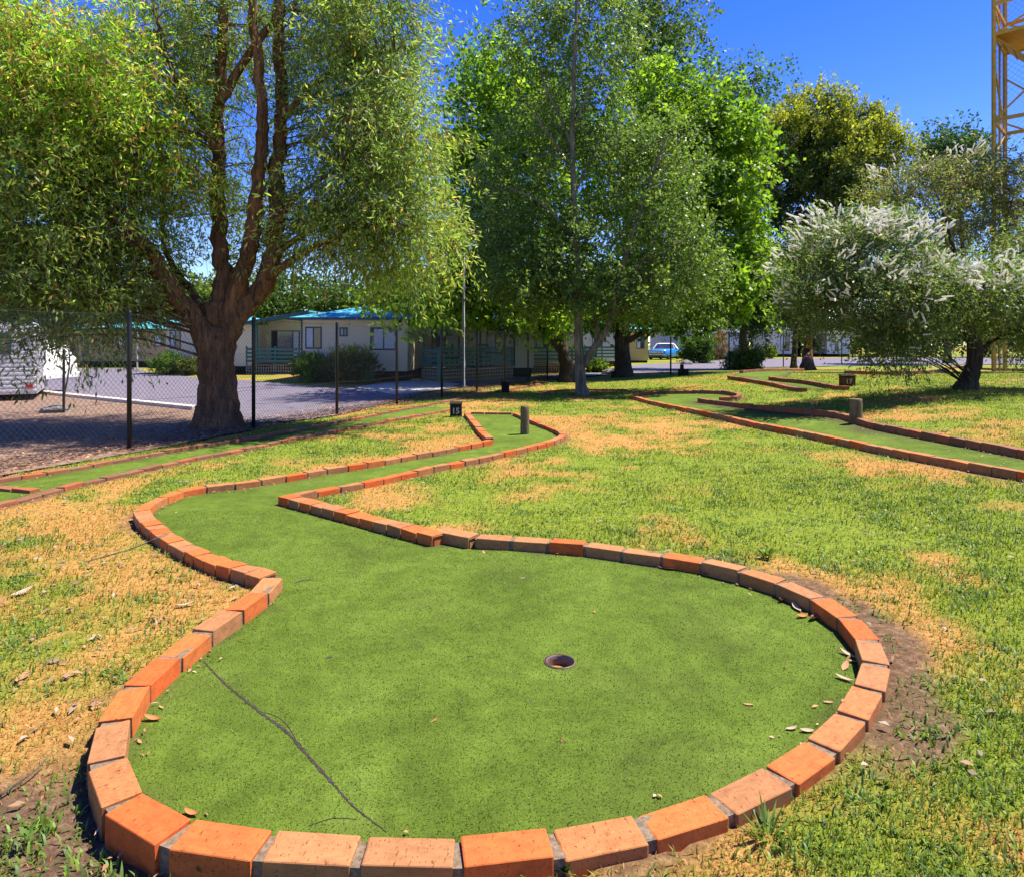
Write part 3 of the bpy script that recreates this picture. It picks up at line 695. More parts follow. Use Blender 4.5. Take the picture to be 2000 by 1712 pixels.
# the nearest cabin
c2 = empty('cabin', (-5.7, 25, 0), 0, 'cream weatherboard cabin with turquoise roof and decked porch behind the fence', 'cabin')
x0, x1 = -1.9, 1.92
wall_box('wall', x0, x1, 0, 8, .36, 2.27, 'cream', c2); wall_box('wall', x1 + .002, 6.6, 3.6, 8, .36, 2.27, 'cream', c2)
wall_box('base', x0 + .05, x1 - .05, .06, 7.9, -.02, .36, 'timber_dark', c2); wall_box('base', x1, 6.5, 3.68, 7.9, -.02, .358, 'timber_dark', c2)
lattice(c2, (x0, .0, 0), (x1, .0, 0), 0, .34, 'timber_dark')
hip_roof(c2, x0, x1, 0, 8, 2.30, .52); hip_roof(c2, x1 + .3, 6.6, 2.4, 8.05, 2.28, .45)
window(c2, -1.78, -1.18, 1.17, 1.97, 0, (0, .5), .5); window(c2, -.54, -.24, 1.62, 1.95, 0, (.05, .5), .5)
window(c2, .57, 1.55, 1.12, 1.95, 0, (.1, .95), .5)
b = MB(); b.box(x0 - .03, x0 + .02, -.02, .05, .36, 2.25).build('corner_trim', 'teal_dark', c2)
# porch wall openings (world-ish positions shifted to the cabin's origin)
def lx(px, Y): return (px - CX) / F * Y + 5.7
window(c2, lx(843, 28.6), lx(862, 28.6), .5, 2.1, 3.6, None, 0, 'door'); window(c2, lx(868, 28.6), lx(898, 28.6), .75, 2.05, 3.6, (.2, .95), 0)
window(c2, lx(950, 28.6), lx(985, 28.6), .95, 1.98, 3.6, (.05, .5), .5)
A, B_, C_ = [at(*q) - Vector((-5.7, 25, 0)) for q in ((824, 743.5), (858, 746.5), (1002, 736))]
Dk = C_ + Vector((-.2, 1.0, 0)); Ek = Vector((A.x, 3.55, 0))
dk = MB(); dk.poly([(p.x, p.y, .40) for p in (A, B_, C_, Vector((C_.x, 3.55, 0)) if C_.y < 3.5 else Dk, Ek)], .05); dk.build('deck', 'timber', c2)
lattice(c2, A, B_, .0, .40); lattice(c2, B_, C_, .0, .40)
railing(c2, A, B_, .5, 1.18, 4); railing(c2, B_, C_, .5, 1.18, 4, 'teal', 4)
MB().bar(B_ + Vector((0, 0, 1.2)), C_ + Vector((0, 0, 1.2)), .10, .04).build('handrail', 'teal', c2)
for p in (A, B_, B_.lerp(C_, .5), C_): MB().bar(p + Vector((.05, .09, .4)), p + Vector((.05, .09, 2.28)), .07).build('verandah_post', 'teal_dark', c2)
# outdoor chairs on the deck
def chair(p, rz, lab):
    e = empty('chair', p, rz, lab, 'chair', 'outdoor chairs on the cabin deck')
    MB().box(-.24, .24, -.24, .24, .40, .44).build('seat', 'teal', e)
    for z in (.55, .68, .81): MB().box(-.24, .24, .20, .24, z, z + .08).build('back_slat', 'teal', e)
    for sx in (-1, 1):
        for sy in (-1, 1): MB().bar((sx * .21, sy * .21, 0), (sx * .21, sy * .21, .9 if sy > 0 else .4), .04).build('leg', 'black_steel', e)
mid = c2.location + B_.lerp(C_, .22); chair(mid + Vector((-.35, .7, .455)), .5, 'dark teal slatted chair on the deck nearest the grey lamp post')
mid = c2.location + B_.lerp(C_, .66); chair(mid + Vector((-.45, .6, .455)), -.4, 'dark teal slatted chair on the deck at the far end of the railing')

# cabin with the gabled porch, behind the big trunk
c1 = empty('cabin', (-12.4, 31, 0), 0, 'cream cabin with turquoise roof and small railed porch behind the big trunk', 'cabin')
wall_box('wall', -3.1, .9, 0, 6, .35, 2.28, 'cream', c1); wall_box('wall', .902, 3.05, 1.3, 6, .35, 2.5, 'cream', c1); wall_box('base', -3.0, 3.0, 1.35, 5.9, -.02, .348, 'timber_dark', c1)
wall_box('base', -3.02, .85, .05, 1.34, -.02, .348, 'timber_dark', c1)
hip_roof(c1, -3.1, .6, 0, 6, 2.30, .5); window(c1, -2.95, -2.45, 1.12, 1.98, 0, (0, .5), .5)
r = MB(); r.add([(.6, -.35, 2.30), (3.4, -.35, 2.78), (3.4, 6.2, 2.78), (.6, 6.2, 2.30), (.6, -.35, 2.36), (3.4, -.35, 2.84), (3.4, 6.2, 2.84), (.6, 6.2, 2.36)], [(3, 2, 1, 0), (4, 5, 6, 7), (0, 1, 5, 4), (1, 2, 6, 5), (2, 3, 7, 6), (3, 0, 4, 7)]); r.build('porch_roof', 'roof', c1)
MB().bar((.6, -.36, 2.28), (3.4, -.36, 2.76), .04, .14).build('fascia', 'teal_dark', c1)
window(c1, 1.15, 2.5, .5, 1.98, 1.3, (.78, .98), .75, 'sliding_door'); wall_box('deck', .85, 3.1, -.05, 1.3, .40, .45, 'timber', c1)
railing(c1, (.5, -.02, 0), (3.05, -.02, 0), .5, 1.2, 4, 'teal', 3); lattice(c1, (.5, -.02, 0), (3.05, -.02, 0), 0, .4)
MB().bar((.95, 0, .4), (.95, 0, 2.32), .08).build('verandah_post', 'teal', c1); MB().bar((3.0, 0, .4), (3.0, 0, 2.68), .08).build('verandah_post', 'teal', c1)

# far left cabin and timber shelter
c0 = empty('cabin', (-22.2, 40, 0), 0, 'brown boarded cabin with turquoise roof across the road at far left', 'cabin')
wall_box('wall', -2.9, 3.2, 0, 6, .35, 2.2, 'brown_wall', c0); wall_box('base', -2.85, 3.15, .05, 5.9, -.02, .348, 'timber_dark', c0); hip_roof(c0, -2.9, 3.2, 0, 6, 2.22, .6)
window(c0, -2.7, -2.3, .6, 2.0, 0, None, 0, 'door'); window(c0, -.6, .2, 1.2, 1.9, 0, (0, .5), .5); window(c0, 1.5, 2.3, 1.2, 1.9, 0, (0, .5), .5)
sh = empty('shelter', (-27.6, 41, 0), 0, 'timber shelter with sloping dark roof edge and railed deck at far left', 'shelter')
wall_box('wall', -2, 2, 1.6, 4, .3, 2.4, 'tan', sh); wall_box('deck', -2, 2.2, 0, 1.6, .25, .32, 'timber', sh)
rr = MB(); rr.add([(-2.4, -.3, 2.9), (2.4, -.3, 2.2), (2.4, 4.2, 2.2), (-2.4, 4.2, 2.9), (-2.4, -.3, 2.98), (2.4, -.3, 2.28), (2.4, 4.2, 2.28), (-2.4, 4.2, 2.98)], [(3, 2, 1, 0), (4, 5, 6, 7), (0, 1, 5, 4), (1, 2, 6, 5), (2, 3, 7, 6), (3, 0, 4, 7)]); rr.build('roof', 'teal_dark', sh)
railing(sh, (-2, 0, 0), (1.6, 0, 0), .4, 1.1, 3, 'tan_skirt', 4); window(sh, -.6, .6, 1.1, 2.0, 1.6, None, .5)
for x in (-1.9, 2.0): MB().bar((x, .05, 0), (x, .05, 2.3), .09).build('post', 'teal', sh)
# cabins to the right, behind the trunks
def small_cabin(px0, px1, Y, eave, wall, label, rise=.5, roof='roof', wins=(), d=5, z0=.3):
    xa, xb = (px0 - CX) / F * Y, (px1 - CX) / F * Y; w = xb - xa
    e = empty('cabin', ((xa + xb) / 2, Y, 0), 0, label, 'cabin')
    wall_box('wall', -w / 2, w / 2, 0, d, z0, eave, wall, e); wall_box('base', -w / 2 + .05, w / 2 - .05, .05, d - .1, -.02, z0 - .002, 'timber_dark', e)
    hip_roof(e, -w / 2, w / 2, 0, d, eave + .03, rise, .3, roof)
    for (fa, fb, za, zb) in wins: window(e, -w / 2 + w * fa, -w / 2 + w * fb, za, zb, 0, (0, .45), .5)
    return e
c3 = small_cabin(1010, 1130, 33.5, 2.3, 'cream', 'cream cabin with teal porch rails half hidden by the dark trunks', wins=((.3, .55, 1.1, 2.0),))
railing(c3, (-1.2, -1.2, 0), (2.2, -1.2, 0), .55, 1.25, 4, 'teal', 4); lattice(c3, (-1.2, -1.2, 0), (2.2, -1.2, 0), 0, .45); wall_box('deck', -1.2, 2.2, -1.15, -.01, .42, .48, 'timber', c3)
c4 = small_cabin(1135, 1205, 42, 2.35, 'pale_wall', 'pale cabin with teal railing between the two dark trunks', wins=((.3, .6, 1.1, 2.0),))
railing(c4, (-1.0, -1.4, 0), (1.0, -1.4, 0), .5, 1.25, 4, 'teal', 3)
small_cabin(1206, 1266, 50, 2.4, 'tan', 'tan cabin wall behind the thick dark trunk', wins=((.62, .88, 1.0, 2.2),), z0=.15)
small_cabin(1290, 1362, 66, 2.5, 'blue_wall', 'pale blue cabin behind the parked blue car', .4, 'galv', wins=((.62, .82, .9, 2.0),))
small_cabin(1425, 1462, 60, 2.3, 'pale_wall', 'white and blue cabin behind the leafy bushes', .4, 'galv', wins=((.2, .8, 1.2, 2.1),))
small_cabin(1498, 1550, 72, 2.8, 'pale_wall', 'pale striped cabin behind the small yellow bush', .5, 'galv', wins=((.5, .85, .6, 2.2),))
small_cabin(1615, 1660, 72, 2.4, 'pale_wall', 'distant white cabin seen under the flowering tree', .4, 'galv', wins=((.2, .5, .6, 2.0),))

# ------------------------------------------------------------------ blue sedan
def car(loc, rz, label, paint='car_blue', roofm='white'):
    e = empty('parked_car', loc, rz, label, 'car')                 # x forward
    def loft(secs, name, mat, par, smooth=True):
        k = len(secs[0]); V = [v for s in secs for v in s]; n = len(secs)
        fs = [(i * k + j, i * k + (j + 1) % k, (i + 1) * k + (j + 1) % k, (i + 1) * k + j) for i in range(n - 1) for j in range(k)]
        fs += [tuple(range(k)), tuple((n - 1) * k + j for j in range(k - 1, -1, -1))]
        return MB().add(V, fs).build(name, mat, par, smooth)
    def sec(x, hw, zb, zt, tw): return [(x, -hw * .92, zb), (x, -hw, zb + .18), (x, -hw, zt - .12), (x, -tw, zt), (x, tw, zt), (x, hw, zt - .12), (x, hw, zb + .18), (x, hw * .92, zb)]
    body = loft([sec(2.27, .74, .36, .74, .66), sec(2.2, .80, .28, .82, .72), sec(1.5, .86, .24, .88, .74), sec(.75, .88, .22, .93, .76), sec(-.6, .89, .22, .95, .78), sec(-1.5, .88, .24, .95, .76), sec(-2.15, .84, .28, .90, .74), sec(-2.3, .78, .34, .80, .68)], 'body', paint, e)
    def cs(x, z, hw): return [(x, -hw, z), (x, hw, z)]
    # glasshouse: pillars and panes from a trapezoid frustum
    b0 = [(.75, -.76, .93), (.75, .76, .93), (-1.55, .76, .94), (-1.55, -.76, .94)]; t0 = [(.15, -.58, 1.36), (.15, .58, 1.36), (-.95, .58, 1.36), (-.95, -.58, 1.36)]
    MB().add(b0 + t0, [(0, 1, 5, 4), (1, 2, 6, 5), (2, 3, 7, 6), (3, 0, 4, 7)]).build('glasshouse', 'glass', e)
    rf = MB(); rf.add([(.22, -.61, 1.35), (.22, .61, 1.35), (-1.0, .61, 1.35), (-1.0, -.61, 1.35), (.1, -.52, 1.42), (.1, .52, 1.42), (-.9, .52, 1.42), (-.9, -.52, 1.42)], [(3, 2, 1, 0), (4, 5, 6, 7), (0, 1, 5, 4), (1, 2, 6, 5), (2, 3, 7, 6), (3, 0, 4, 7)]).build('roof', roofm, e, False, .02)
    pl = MB()
    for s in (-1, 1):
        pl.bar((.77, s * .765, .92), (.18, s * .60, 1.38), .06); pl.bar((-.28, s * .785, .94), (-.32, s * .60, 1.38), .06)
        pl.add([(-1.6, s * .78, .93), (-1.05, s * .775, .94), (-.78, s * .60, 1.37), (-1.0, s * .60, 1.37)], [(0, 1, 2, 3)])
    pl.build('pillars', roofm, e)
    wm = tm = None
    for x in (1.38, -1.32):
        for s in (-1, 1):
            w = empty('wheel', (x, s * .76, .31)); w.parent = e; w.rotation_euler[0] = math.pi / 2
            t = MB(); n = 20; pr = [(.17, -.09), (.29, -.09), (.31, -.06), (.31, .06), (.29, .09), (.17, .09)]
            t.add([(r * math.cos(2 * math.pi * j / n), r * math.sin(2 * math.pi * j / n), z) for r, z in pr for j in range(n)], [(i * n + j, i * n + (j + 1) % n, (i + 1) * n + (j + 1) % n, (i + 1) * n + j) for i in range(5) for j in range(n)])
            t.build('tyre', 'rubber', w, True); MB().tube([(0, 0, -.075), (0, 0, .075)], .175, 16).build('rim', 'chrome', w)
    for s in (-1, 1):
        MB().tube([(2.22, s * .56, .66), (2.285, s * .56, .66)], .085, 12).build('headlight', 'lens', e); MB().box(-2.31, -2.26, s * .68 - .09, s * .68 + .09, .6, .74).build('tail_light', 'red_lens', e)
        MB().box(-.05, .10, s * .90 - .008, s * .90 + .008, .80, .83).build('door_handle', 'chrome', e)
    MB().box(2.24, 2.36, -.82, .82, .40, .50).build('bumper', 'chrome', e, False, .01); MB().box(-2.38, -2.26, -.82, .82, .42, .52).build('bumper', 'chrome', e, False, .01)
    MB().box(2.262, 2.287, -.45, .45, .56, .74).build('grille', 'chrome', e)
    return e
p = at(1300, 702.5); car(p + Vector((.1, .9, 0)), math.atan2(-.86, -.5), 'blue sedan with white roof parked beyond the road')

# ------------------------------------------------------------------ caravan and van at the left edge
cv = empty('caravan', at(-40, 786), math.radians(31), 'white ribbed caravan end with red tail light at the left edge', 'caravan')
b = MB(); pr = [(-1.1, .16), (1.1, .16), (1.1, 1.72), (1.0, 1.88), (-1.0, 1.88), (-1.1, 1.72)]; n = len(pr)
b.add([(x, y, z) for y in (0, 4.4) for x, z in pr], [tuple(range(n)), tuple(range(2 * n - 1, n - 1, -1))] + [(i, (i + 1) % n, n + (i + 1) % n, n + i) for i in range(n)]); b.build('body', 'rib', cv)
for i in range(16):
    z = .22 + i * .1; MB().box(-1.08, 1.085, -.022, -.001, z, z + .055).build('rib', 'white_metal', cv, False, .008)
for s in (-1, 1): MB().box(s * .95 - .07, s * .95 + .07, -.04, -.023, .30, .38).build('tail_light', 'red_lens', cv)
for s in (-1, 1): MB().tube([(s * 1.0 - .09, 2.4, .3), (s * 1.0 + .09, 2.4, .3)], .3, 18).build('wheel', 'rubber', cv)
window(cv, -.6, .6, 1.1, 1.6, -.03, None, 0)
vn = empty('van', at(20, 771), 0, 'white van behind the caravan at the left edge', 'van')
Yv = vn.location.y; xr = (74 - 20) / F * Yv
b = MB(); pr = [(-3.6, .35), (xr - .02, .35), (xr, .62), (xr - .03, .95), (xr - .12, 1.0), (xr - .35, 1.38), (-3.6, 1.40)]; n = len(pr)
b.add([(x, y, z) for y in (0, 1.7) for x, z in pr], [tuple(range(n)), tuple(range(2 * n - 1, n - 1, -1))] + [(i, (i + 1) % n, n + (i + 1) % n, n + i) for i in range(n)]); b.build('body', 'white', vn, False, .03)
MB().box(-.5, xr + .07, -.05, 1.75, .38, .55).build('bumper', 'white_metal', vn, False, .02)
MB().tube([(.12, -.02, .27), (.12, .16, .27)], .27, 18).build('wheel', 'rubber', vn); MB().tube([(-2.6, -.02, .27), (-2.6, .16, .27)], .27, 18).build('wheel', 'rubber', vn)
MB().box(-.35, .25, -.012, -.002, .98, 1.28).build('window', 'glass', vn)

# ------------------------------------------------------------------ yellow steel tower
TY = 26.0; P0 = pt(1941, 672, TY); P0.z = 0; sd = 2.4; u = Vector((.72, -.69, 0)); v = Vector((.69, .72, 0))
tw = empty('slide_tower', P0, 0, 'tall yellow steel tower with mesh sides at the right edge', 'tower')
C4 = [Vector((0, 0, 0)), u * sd, u * sd + v * sd, v * sd]
def zpx(py, Y=TY): return CAMH - (py - YH) / F * Y
TOP = zpx(-140); z1 = zpx(68); z2 = zpx(235); zr = zpx(8)
for c in C4: MB().bar(c + Vector((0, 0, -.05)), c + Vector((0, 0, TOP)), .11).build('leg', 'yellow', tw)
for z in (z1, z2, zr, zpx(400), zpx(560), TOP):
    for i in range(4):
        MB().bar(C4[i] + Vector((0, 0, z)), C4[(i + 1) % 4] + Vector((0, 0, z)), .09, .13).build('beam', 'yellow', tw)
for z_a, z_b, k in ((z2, zpx(120), 0), (zpx(310), z2, 1), (zpx(400), zpx(310), 0), (zpx(560), zpx(400), 1), (zr, z1, 1)):
    for i in range(4):
        a, b_ = (C4[i], C4[(i + 1) % 4]) if k == 0 else (C4[(i + 1) % 4], C4[i])
        MB().bar(a + Vector((0, 0, z_a)), b_ + Vector((0, 0, z_b)), .06).build('brace', 'yellow', tw)
dkb = MB(); dkb.poly([c + Vector((0, 0, z1 - .02)) for c in C4], .05); dkb.build('platform', 'orange_panel', tw)
fl = MB(); a0 = u * .05 + v * .12; o2 = v * 1.2
za, zb = z1 - .12, z1 - 2.6
fl.add([a0 + Vector((0, 0, za)), a0 + o2 + Vector((0, 0, za)), a0 + u * 2.3 + o2 + Vector((0, 0, zb)), a0 + u * 2.3 + Vector((0, 0, zb)),
        a0 + Vector((0, 0, za + .08)), a0 + o2 + Vector((0, 0, za + .08)), a0 + u * 2.3 + o2 + Vector((0, 0, zb + .08)), a0 + u * 2.3 + Vector((0, 0, zb + .08))], [(3, 2, 1, 0), (4, 5, 6, 7), (0, 1, 5, 4), (1, 2, 6, 5), (2, 3, 7, 6), (3, 0, 4, 7)]); fl.build('stair_flight', 'orange_panel', tw)
for k in range(7):
    t = (k + .5) / 7; MB().bar(a0 + u * 2.3 * t + Vector((0, 0, za + (zb - za) * t - .03)), a0 + o2 + u * 2.3 * t + Vector((0, 0, za + (zb - za) * t - .03)), .05, .05).build('stair_bearer', 'yellow', tw)
zc, ze = z2 - .6, z2 - 3.0
fl = MB(); a1 = u * .7 + v * 1.3
fl.add([a1 + Vector((0, 0, ze)), a1 + v + Vector((0, 0, ze)), a1 + u * 1.6 + v + Vector((0, 0, zc)), a1 + u * 1.6 + Vector((0, 0, zc)), a1 + Vector((0, 0, ze + .08)), a1 + v + Vector((0, 0, ze + .08)), a1 + u * 1.6 + v + Vector((0, 0, zc + .08)), a1 + u * 1.6 + Vector((0, 0, zc + .08))], [(3, 2, 1, 0), (4, 5, 6, 7), (0, 1, 5, 4), (1, 2, 6, 5), (2, 3, 7, 6), (3, 0, 4, 7)]); fl.build('stair_flight', 'orange_panel', tw)
zv, zf = zigzag(sd, TOP - .1, .11, .0035); tm = np_mesh('mesh_side', zv, zf, M['galv'])
for i, (c, d) in enumerate(((C4[0], u), (C4[0], v), (C4[3], u))):
    o = link(bpy.data.objects.new('mesh_side', tm), tw); o.location = c + Vector((0, 0, .05)); o.rotation_euler[2] = math.atan2(d.y, d.x)
for q in (.5,):
    for (c, d) in ((C4[0], v), (C4[3], u)): MB().bar(c + d * sd * q, c + d * sd * q + Vector((0, 0, TOP)), .05).build('mesh_stile', 'yellow', tw)

# ------------------------------------------------------------------ plants
def unit(a): return a / (np.linalg.norm(a, axis=-1, keepdims=True) + 1e-9)
def leaf_arrays(P, D, N, L, Wd, fold=.12):
    D = unit(D); Sd = unit(np.cross(D, N)); N2 = np.cross(Sd, D)
    L = L[:, None]; Wd = Wd[:, None]
    m = P + D * L * .45 + N2 * Wd * fold
    V = np.stack([P, m + Sd * Wd / 2, P + D * L - N2 * L * .06, m - Sd * Wd / 2], 1).reshape(-1, 3)
    return V, np.arange(len(P) * 4).reshape(-1, 4)
def palette(n, cols, wts=None, spread=.18):
    cols = np.array(cols, float); wts = wts if wts is not None and len(wts) == len(cols) else None; i = rng.choice(len(cols), n, p=wts)
    return cols[i] * (1 + rng.normal(0, spread, (n, 1)))
def foliage(blobs, st):
    """leaf sprays gathered in clumps inside ellipsoids -> arrays and the clump centres"""
    Vs, Cs, clumps = [], [], []
    for (c, r, n, *pal) in blobs:
        c = np.array(c); r = np.array(r); nc = max(3, int(n / st.get('per_clump', 9)))
        d = unit(rng.normal(size=(nc, 3))); rad = rng.random(nc) ** (1 / st.get('shell', 2.6)); cc = c + d * r * rad[:, None]
        clumps.append(cc)
        k = rng.integers(0, nc, n); P = cc[k] + rng.normal(size=(n, 3)) * np.array(st.get('sig', (.25, .25, .2)))
        out = unit((P - c) / r) ; ax = unit(out * st.get('out', .8) + rng.normal(size=(n, 3)) * .5 + np.array([0, 0, st.get('up', .2)]))
        m = st['leaves']; t = (np.arange(m) + .5) / m; t = np.tile(t, (n, 1)) + rng.normal(0, .05, (n, m)); SL = st['spray'] * rng.uniform(.6, 1.3, (n, 1))
        q = P[:, None, :] + ax[:, None, :] * (SL * t)[:, :, None]; q[:, :, 2] -= st['droop'] * (SL * t * t)
        q += rng.normal(0, st['spray'] * st.get('jit', .10), q.shape)
        dirn = ax[:, None, :] * .6 + rng.normal(0, .55, q.shape); dirn[:, :, 2] -= st['hang'] * (.4 + .6 * t)
        nn = rng.normal(size=q.shape) + np.array([0, 0, st.get('nup', .3)])
        ll = st['ll'] * rng.uniform(.6, 1.25, n * m); lw = st['lw'] * rng.uniform(.7, 1.25, n * m)
        V, _ = leaf_arrays(q.reshape(-1, 3), dirn.reshape(-1, 3), nn.reshape(-1, 3), ll, lw)
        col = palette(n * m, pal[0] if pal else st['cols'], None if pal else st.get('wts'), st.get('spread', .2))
        hue = 1 + .22 * rng.normal(size=(nc, 1)) * np.array([[1, .7, .5]]); col = col * np.repeat(np.clip(hue, .5, 1.6)[k], m, 0)
        if 'tip' in st:
            o = np.clip(np.linalg.norm((P - c) / r, axis=1), 0, 1.3); w = ss((o - .62) / .35) * ss((P[:, 2] - st['tipz'][0]) / (st['tipz'][1] - st['tipz'][0])); w = np.repeat(w, m)[:, None] * rng.random((n * m, 1)) ** .5
            col = col * (1 - w) + np.array(st['tip']) * w * (1 + rng.normal(0, .15, (n * m, 1)))
        Vs.append(V); Cs.append(np.repeat(np.clip(col, .003, .9), 4, 0))
        sdv = unit(np.cross(ax, rng.normal(size=(n, 3)))) * st.get('stem', .0035); tt = (0, .5, 1.0); pp = [P + ax * SL * q_ - np.array([0, 0, 1.]) * st['droop'] * SL * q_ * q_ for q_ in tt]   # the stem of each spray
        for a_, b_ in ((0, 1), (1, 2)):
            Vs.append(np.stack([pp[a_] - sdv, pp[a_] + sdv, pp[b_] + sdv * .7, pp[b_] - sdv * .7], 1).reshape(-1, 3)); Cs.append(np.tile(np.array([[.11, .07, .045]]), (n * 4, 1)))
    V = np.concatenate(Vs); return V, np.arange(len(V)).reshape(-1, 4), np.concatenate(Cs), np.concatenate(clumps)
def B(px, py, Y, rx, ry, rd, n, *pal): return (tuple(pt(px, py, Y)), (rx / F * Y, rd, ry / F * Y), n, *pal)
def tree(name, label, base, limbs, blobs, st, bark, leafm, cat='tree', group=None, twig=.012, sides=12, flare=True, maxtwig=400, stuffname='crown'):
    e = empty(name, base, 0, label, cat, group); bz = np.array(base)
    V, Fq, C, cl = foliage(blobs, st)
    link(bpy.data.objects.new(stuffname, np_mesh(stuffname, V - bz, Fq, M[leafm], C)), e)
    sk = []; tm = MB()
    for i, (pts, r0, r1) in enumerate(limbs):
        P = smoothline([Vector(p) - Vector(base) for p in pts], 6); n = len(P); jj = .035 if i == 0 else .10
        P = [p + Vector((random.gauss(0, 1), random.gauss(0, 1), 0)) * (r0 * jj if 0 < k < n - 1 else 0) for k, p in enumerate(P)]
        rad = [r0 + (r1 - r0) * (k / (n - 1)) ** .85 for k in range(n)]
        if i == 0 and flare:
            for k, p in enumerate(P):
                if p.z < r0 * 2: rad[k] *= 1 + .35 * (1 - max(p.z, 0) / (r0 * 2)) ** 2
            P[0] = P[0] - Vector((0, 0, .08))
        tm.tube(P, rad, sides if r0 > .06 else 7, True, .05)
        sk += [(p, rr) for p, rr in zip(P[1:], rad[1:])] if i == 0 else [(p, rr) for p, rr in zip(P, rad)]
    tm.build('trunk', bark, e, True)
    if twig and len(limbs):
        SP = np.array([tuple(p) for p, _ in sk]); SR = [r for _, r in sk]; tb = MB(); idx = rng.permutation(len(cl))[:maxtwig]
        for j in idx:
            c = cl[j] - bz; d = np.linalg.norm((SP - c) * np.array([1, 1, 1.0]), axis=1) + np.maximum(0, SP[:, 2] - c[2] + .2) * 1.2; k = int(np.argmin(d)); a = Vector(SP[k]); b_ = Vector(c); L = (b_ - a).length
            mid = a.lerp(b_, .5) + Vector((random.gauss(0, .08), random.gauss(0, .08), .12)) * L * .8; r = min(SR[k] * .6, twig * (.6 + .5 * L))
            q = smoothline([a, mid, b_], 3); tb.tube(q, [r + (twig * .3 - r) * t / (len(q) - 1) for t in range(len(q))], 4, False)
        tb.build('branches', bark, e, True)
    return e

# ---- the big drooping tree behind the fence
tb_ = at(425, 836); YB = tb_.y + .2
def L_(pp, dY=0): return [pt(x, y, YB + dY * k / max(1, len(pp) - 1)) for k, (x, y) in enumerate(pp)]
limbs = [(L_([(425,838),(425,800),(424,740),(421,690),(419,640),(420,590)]), .335, .23),
         (L_([(420,720),(402,665),(375,615),(345,580),(318,530),(285,485),(235,430),(160,370),(60,310)], -1.2), .20, .05),
         (L_([(414,630),(375,570),(340,525),(322,480),(318,420)], .5), .08, .03),
         (L_([(421,700),(430,600),(436,540),(428,450),(426,330),(428,180),(438,20),(445,-200)], .6), .18, .07),
         (L_([(426,700),(455,590),(480,520),(495,440),(502,360),(512,280),(508,180),(495,40),(490,-120)], -.3), .17, .06),
         (L_([(428,720),(440,665),(478,600),(512,560),(532,500),(540,420),(541,330),(550,240),(545,100),(540,-80),(535,-260)], .2), .21, .07),
         (L_([(538,440),(575,390),(620,355),(672,324)], -.3), .05, .02), (L_([(535,500),(600,450),(650,410),(690,372)], .3), .06, .02),
         (L_([(520,545),(600,490),(690,455),(790,420)], -.6), .07, .02), (L_([(545,240),(620,160),(720,110),(820,90)], .4), .07, .02),
         (L_([(428,300),(370,200),(330,120),(300,20)], -.5), .07, .02), (L_([(300,505),(230,480),(150,470),(80,480)], -.8), .08, .02),
         (L_([(428,200),(520,60),(640,-40),(760,-90)], .5), .08, .02), (L_([(240,435),(180,320),(140,210),(90,120)], -1), .07, .02)]
st_gum = dict(leaves=16, spray=.46, droop=.6, hang=.75, ll=.112, lw=.028, sig=(.28, .32, .28), per_clump=14, shell=2.2, up=.25, jit=.12,
              cols=[(.20, .28, .06), (.24, .32, .065), (.32, .36, .075), (.17, .24, .075), (.46, .26, .08), (.27, .31, .17)], wts=[.28, .27, .2, .12, .05, .08])
SUNLIT_LIME = [(.29, .48, .05), (.36, .54, .06), (.25, .40, .05), (.46, .50, .08), (.55, .30, .12)]  # brighter leaf colours that put the sun on the left crown into the palette
blobs = [B(100,110,10.4,180,120,1.4,1050, SUNLIT_LIME), B(40,280,10.2,130,120,1.3,800, SUNLIT_LIME), B(215,215,10.6,130,110,1.3,780, SUNLIT_LIME), B(330,290,11.2,105,100,1.2,560, SUNLIT_LIME), B(90,430,10.2,120,110,1.2,760), B(235,410,10.8,110,90,1.2,480),
         B(60,560,10.1,90,80,1.0,300), B(170,540,10.4,90,80,1.0,290), B(260,540,10.9,55,70,.8,140), B(200,610,10.6,50,45,.6,110), B(30,640,10.0,55,50,.6,100),
         B(300,60,11.6,130,90,1.3,420), B(460,60,12.4,150,80,1.5,420), B(640,60,12.0,140,90,1.5,520), B(745,80,11.6,85,115,1.3,500), B(700,220,11.6,130,100,1.4,560), B(775,250,11.4,70,115,1.2,380),
         B(640,300,12.4,75,70,1.1,130), B(735,370,11.3,105,85,1.3,430), B(805,450,11.2,55,70,1.1,290), B(680,430,11.4,85,65,1.2,300), B(590,450,11.6,45,50,.9,90), B(750,465,11.3,65,45,1.0,250), B(630,450,11.5,65,35,.8,110),
         B(460,200,12.6,110,80,1.3,170), B(390,420,12.6,50,60,1.0,90), B(470,520,12.2,40,45,.7,60), B(560,420,12.2,50,60,.9,80), B(450,340,13,100,60,1.0,90),
         B(300,-130,11.8,260,110,2.0,160), B(650,-130,12.0,260,120,2.2,420), B(-170,150,10.2,170,220,2.0,600), B(-150,480,10.0,120,150,1.5,420)]
tree('gum_tree', 'huge spreading tree with red brown forked trunk and drooping leaves behind the fence', tb_, limbs, blobs, st_gum, 'bark_red', 'gum_leaf', sides=18, twig=.014, maxtwig=900)

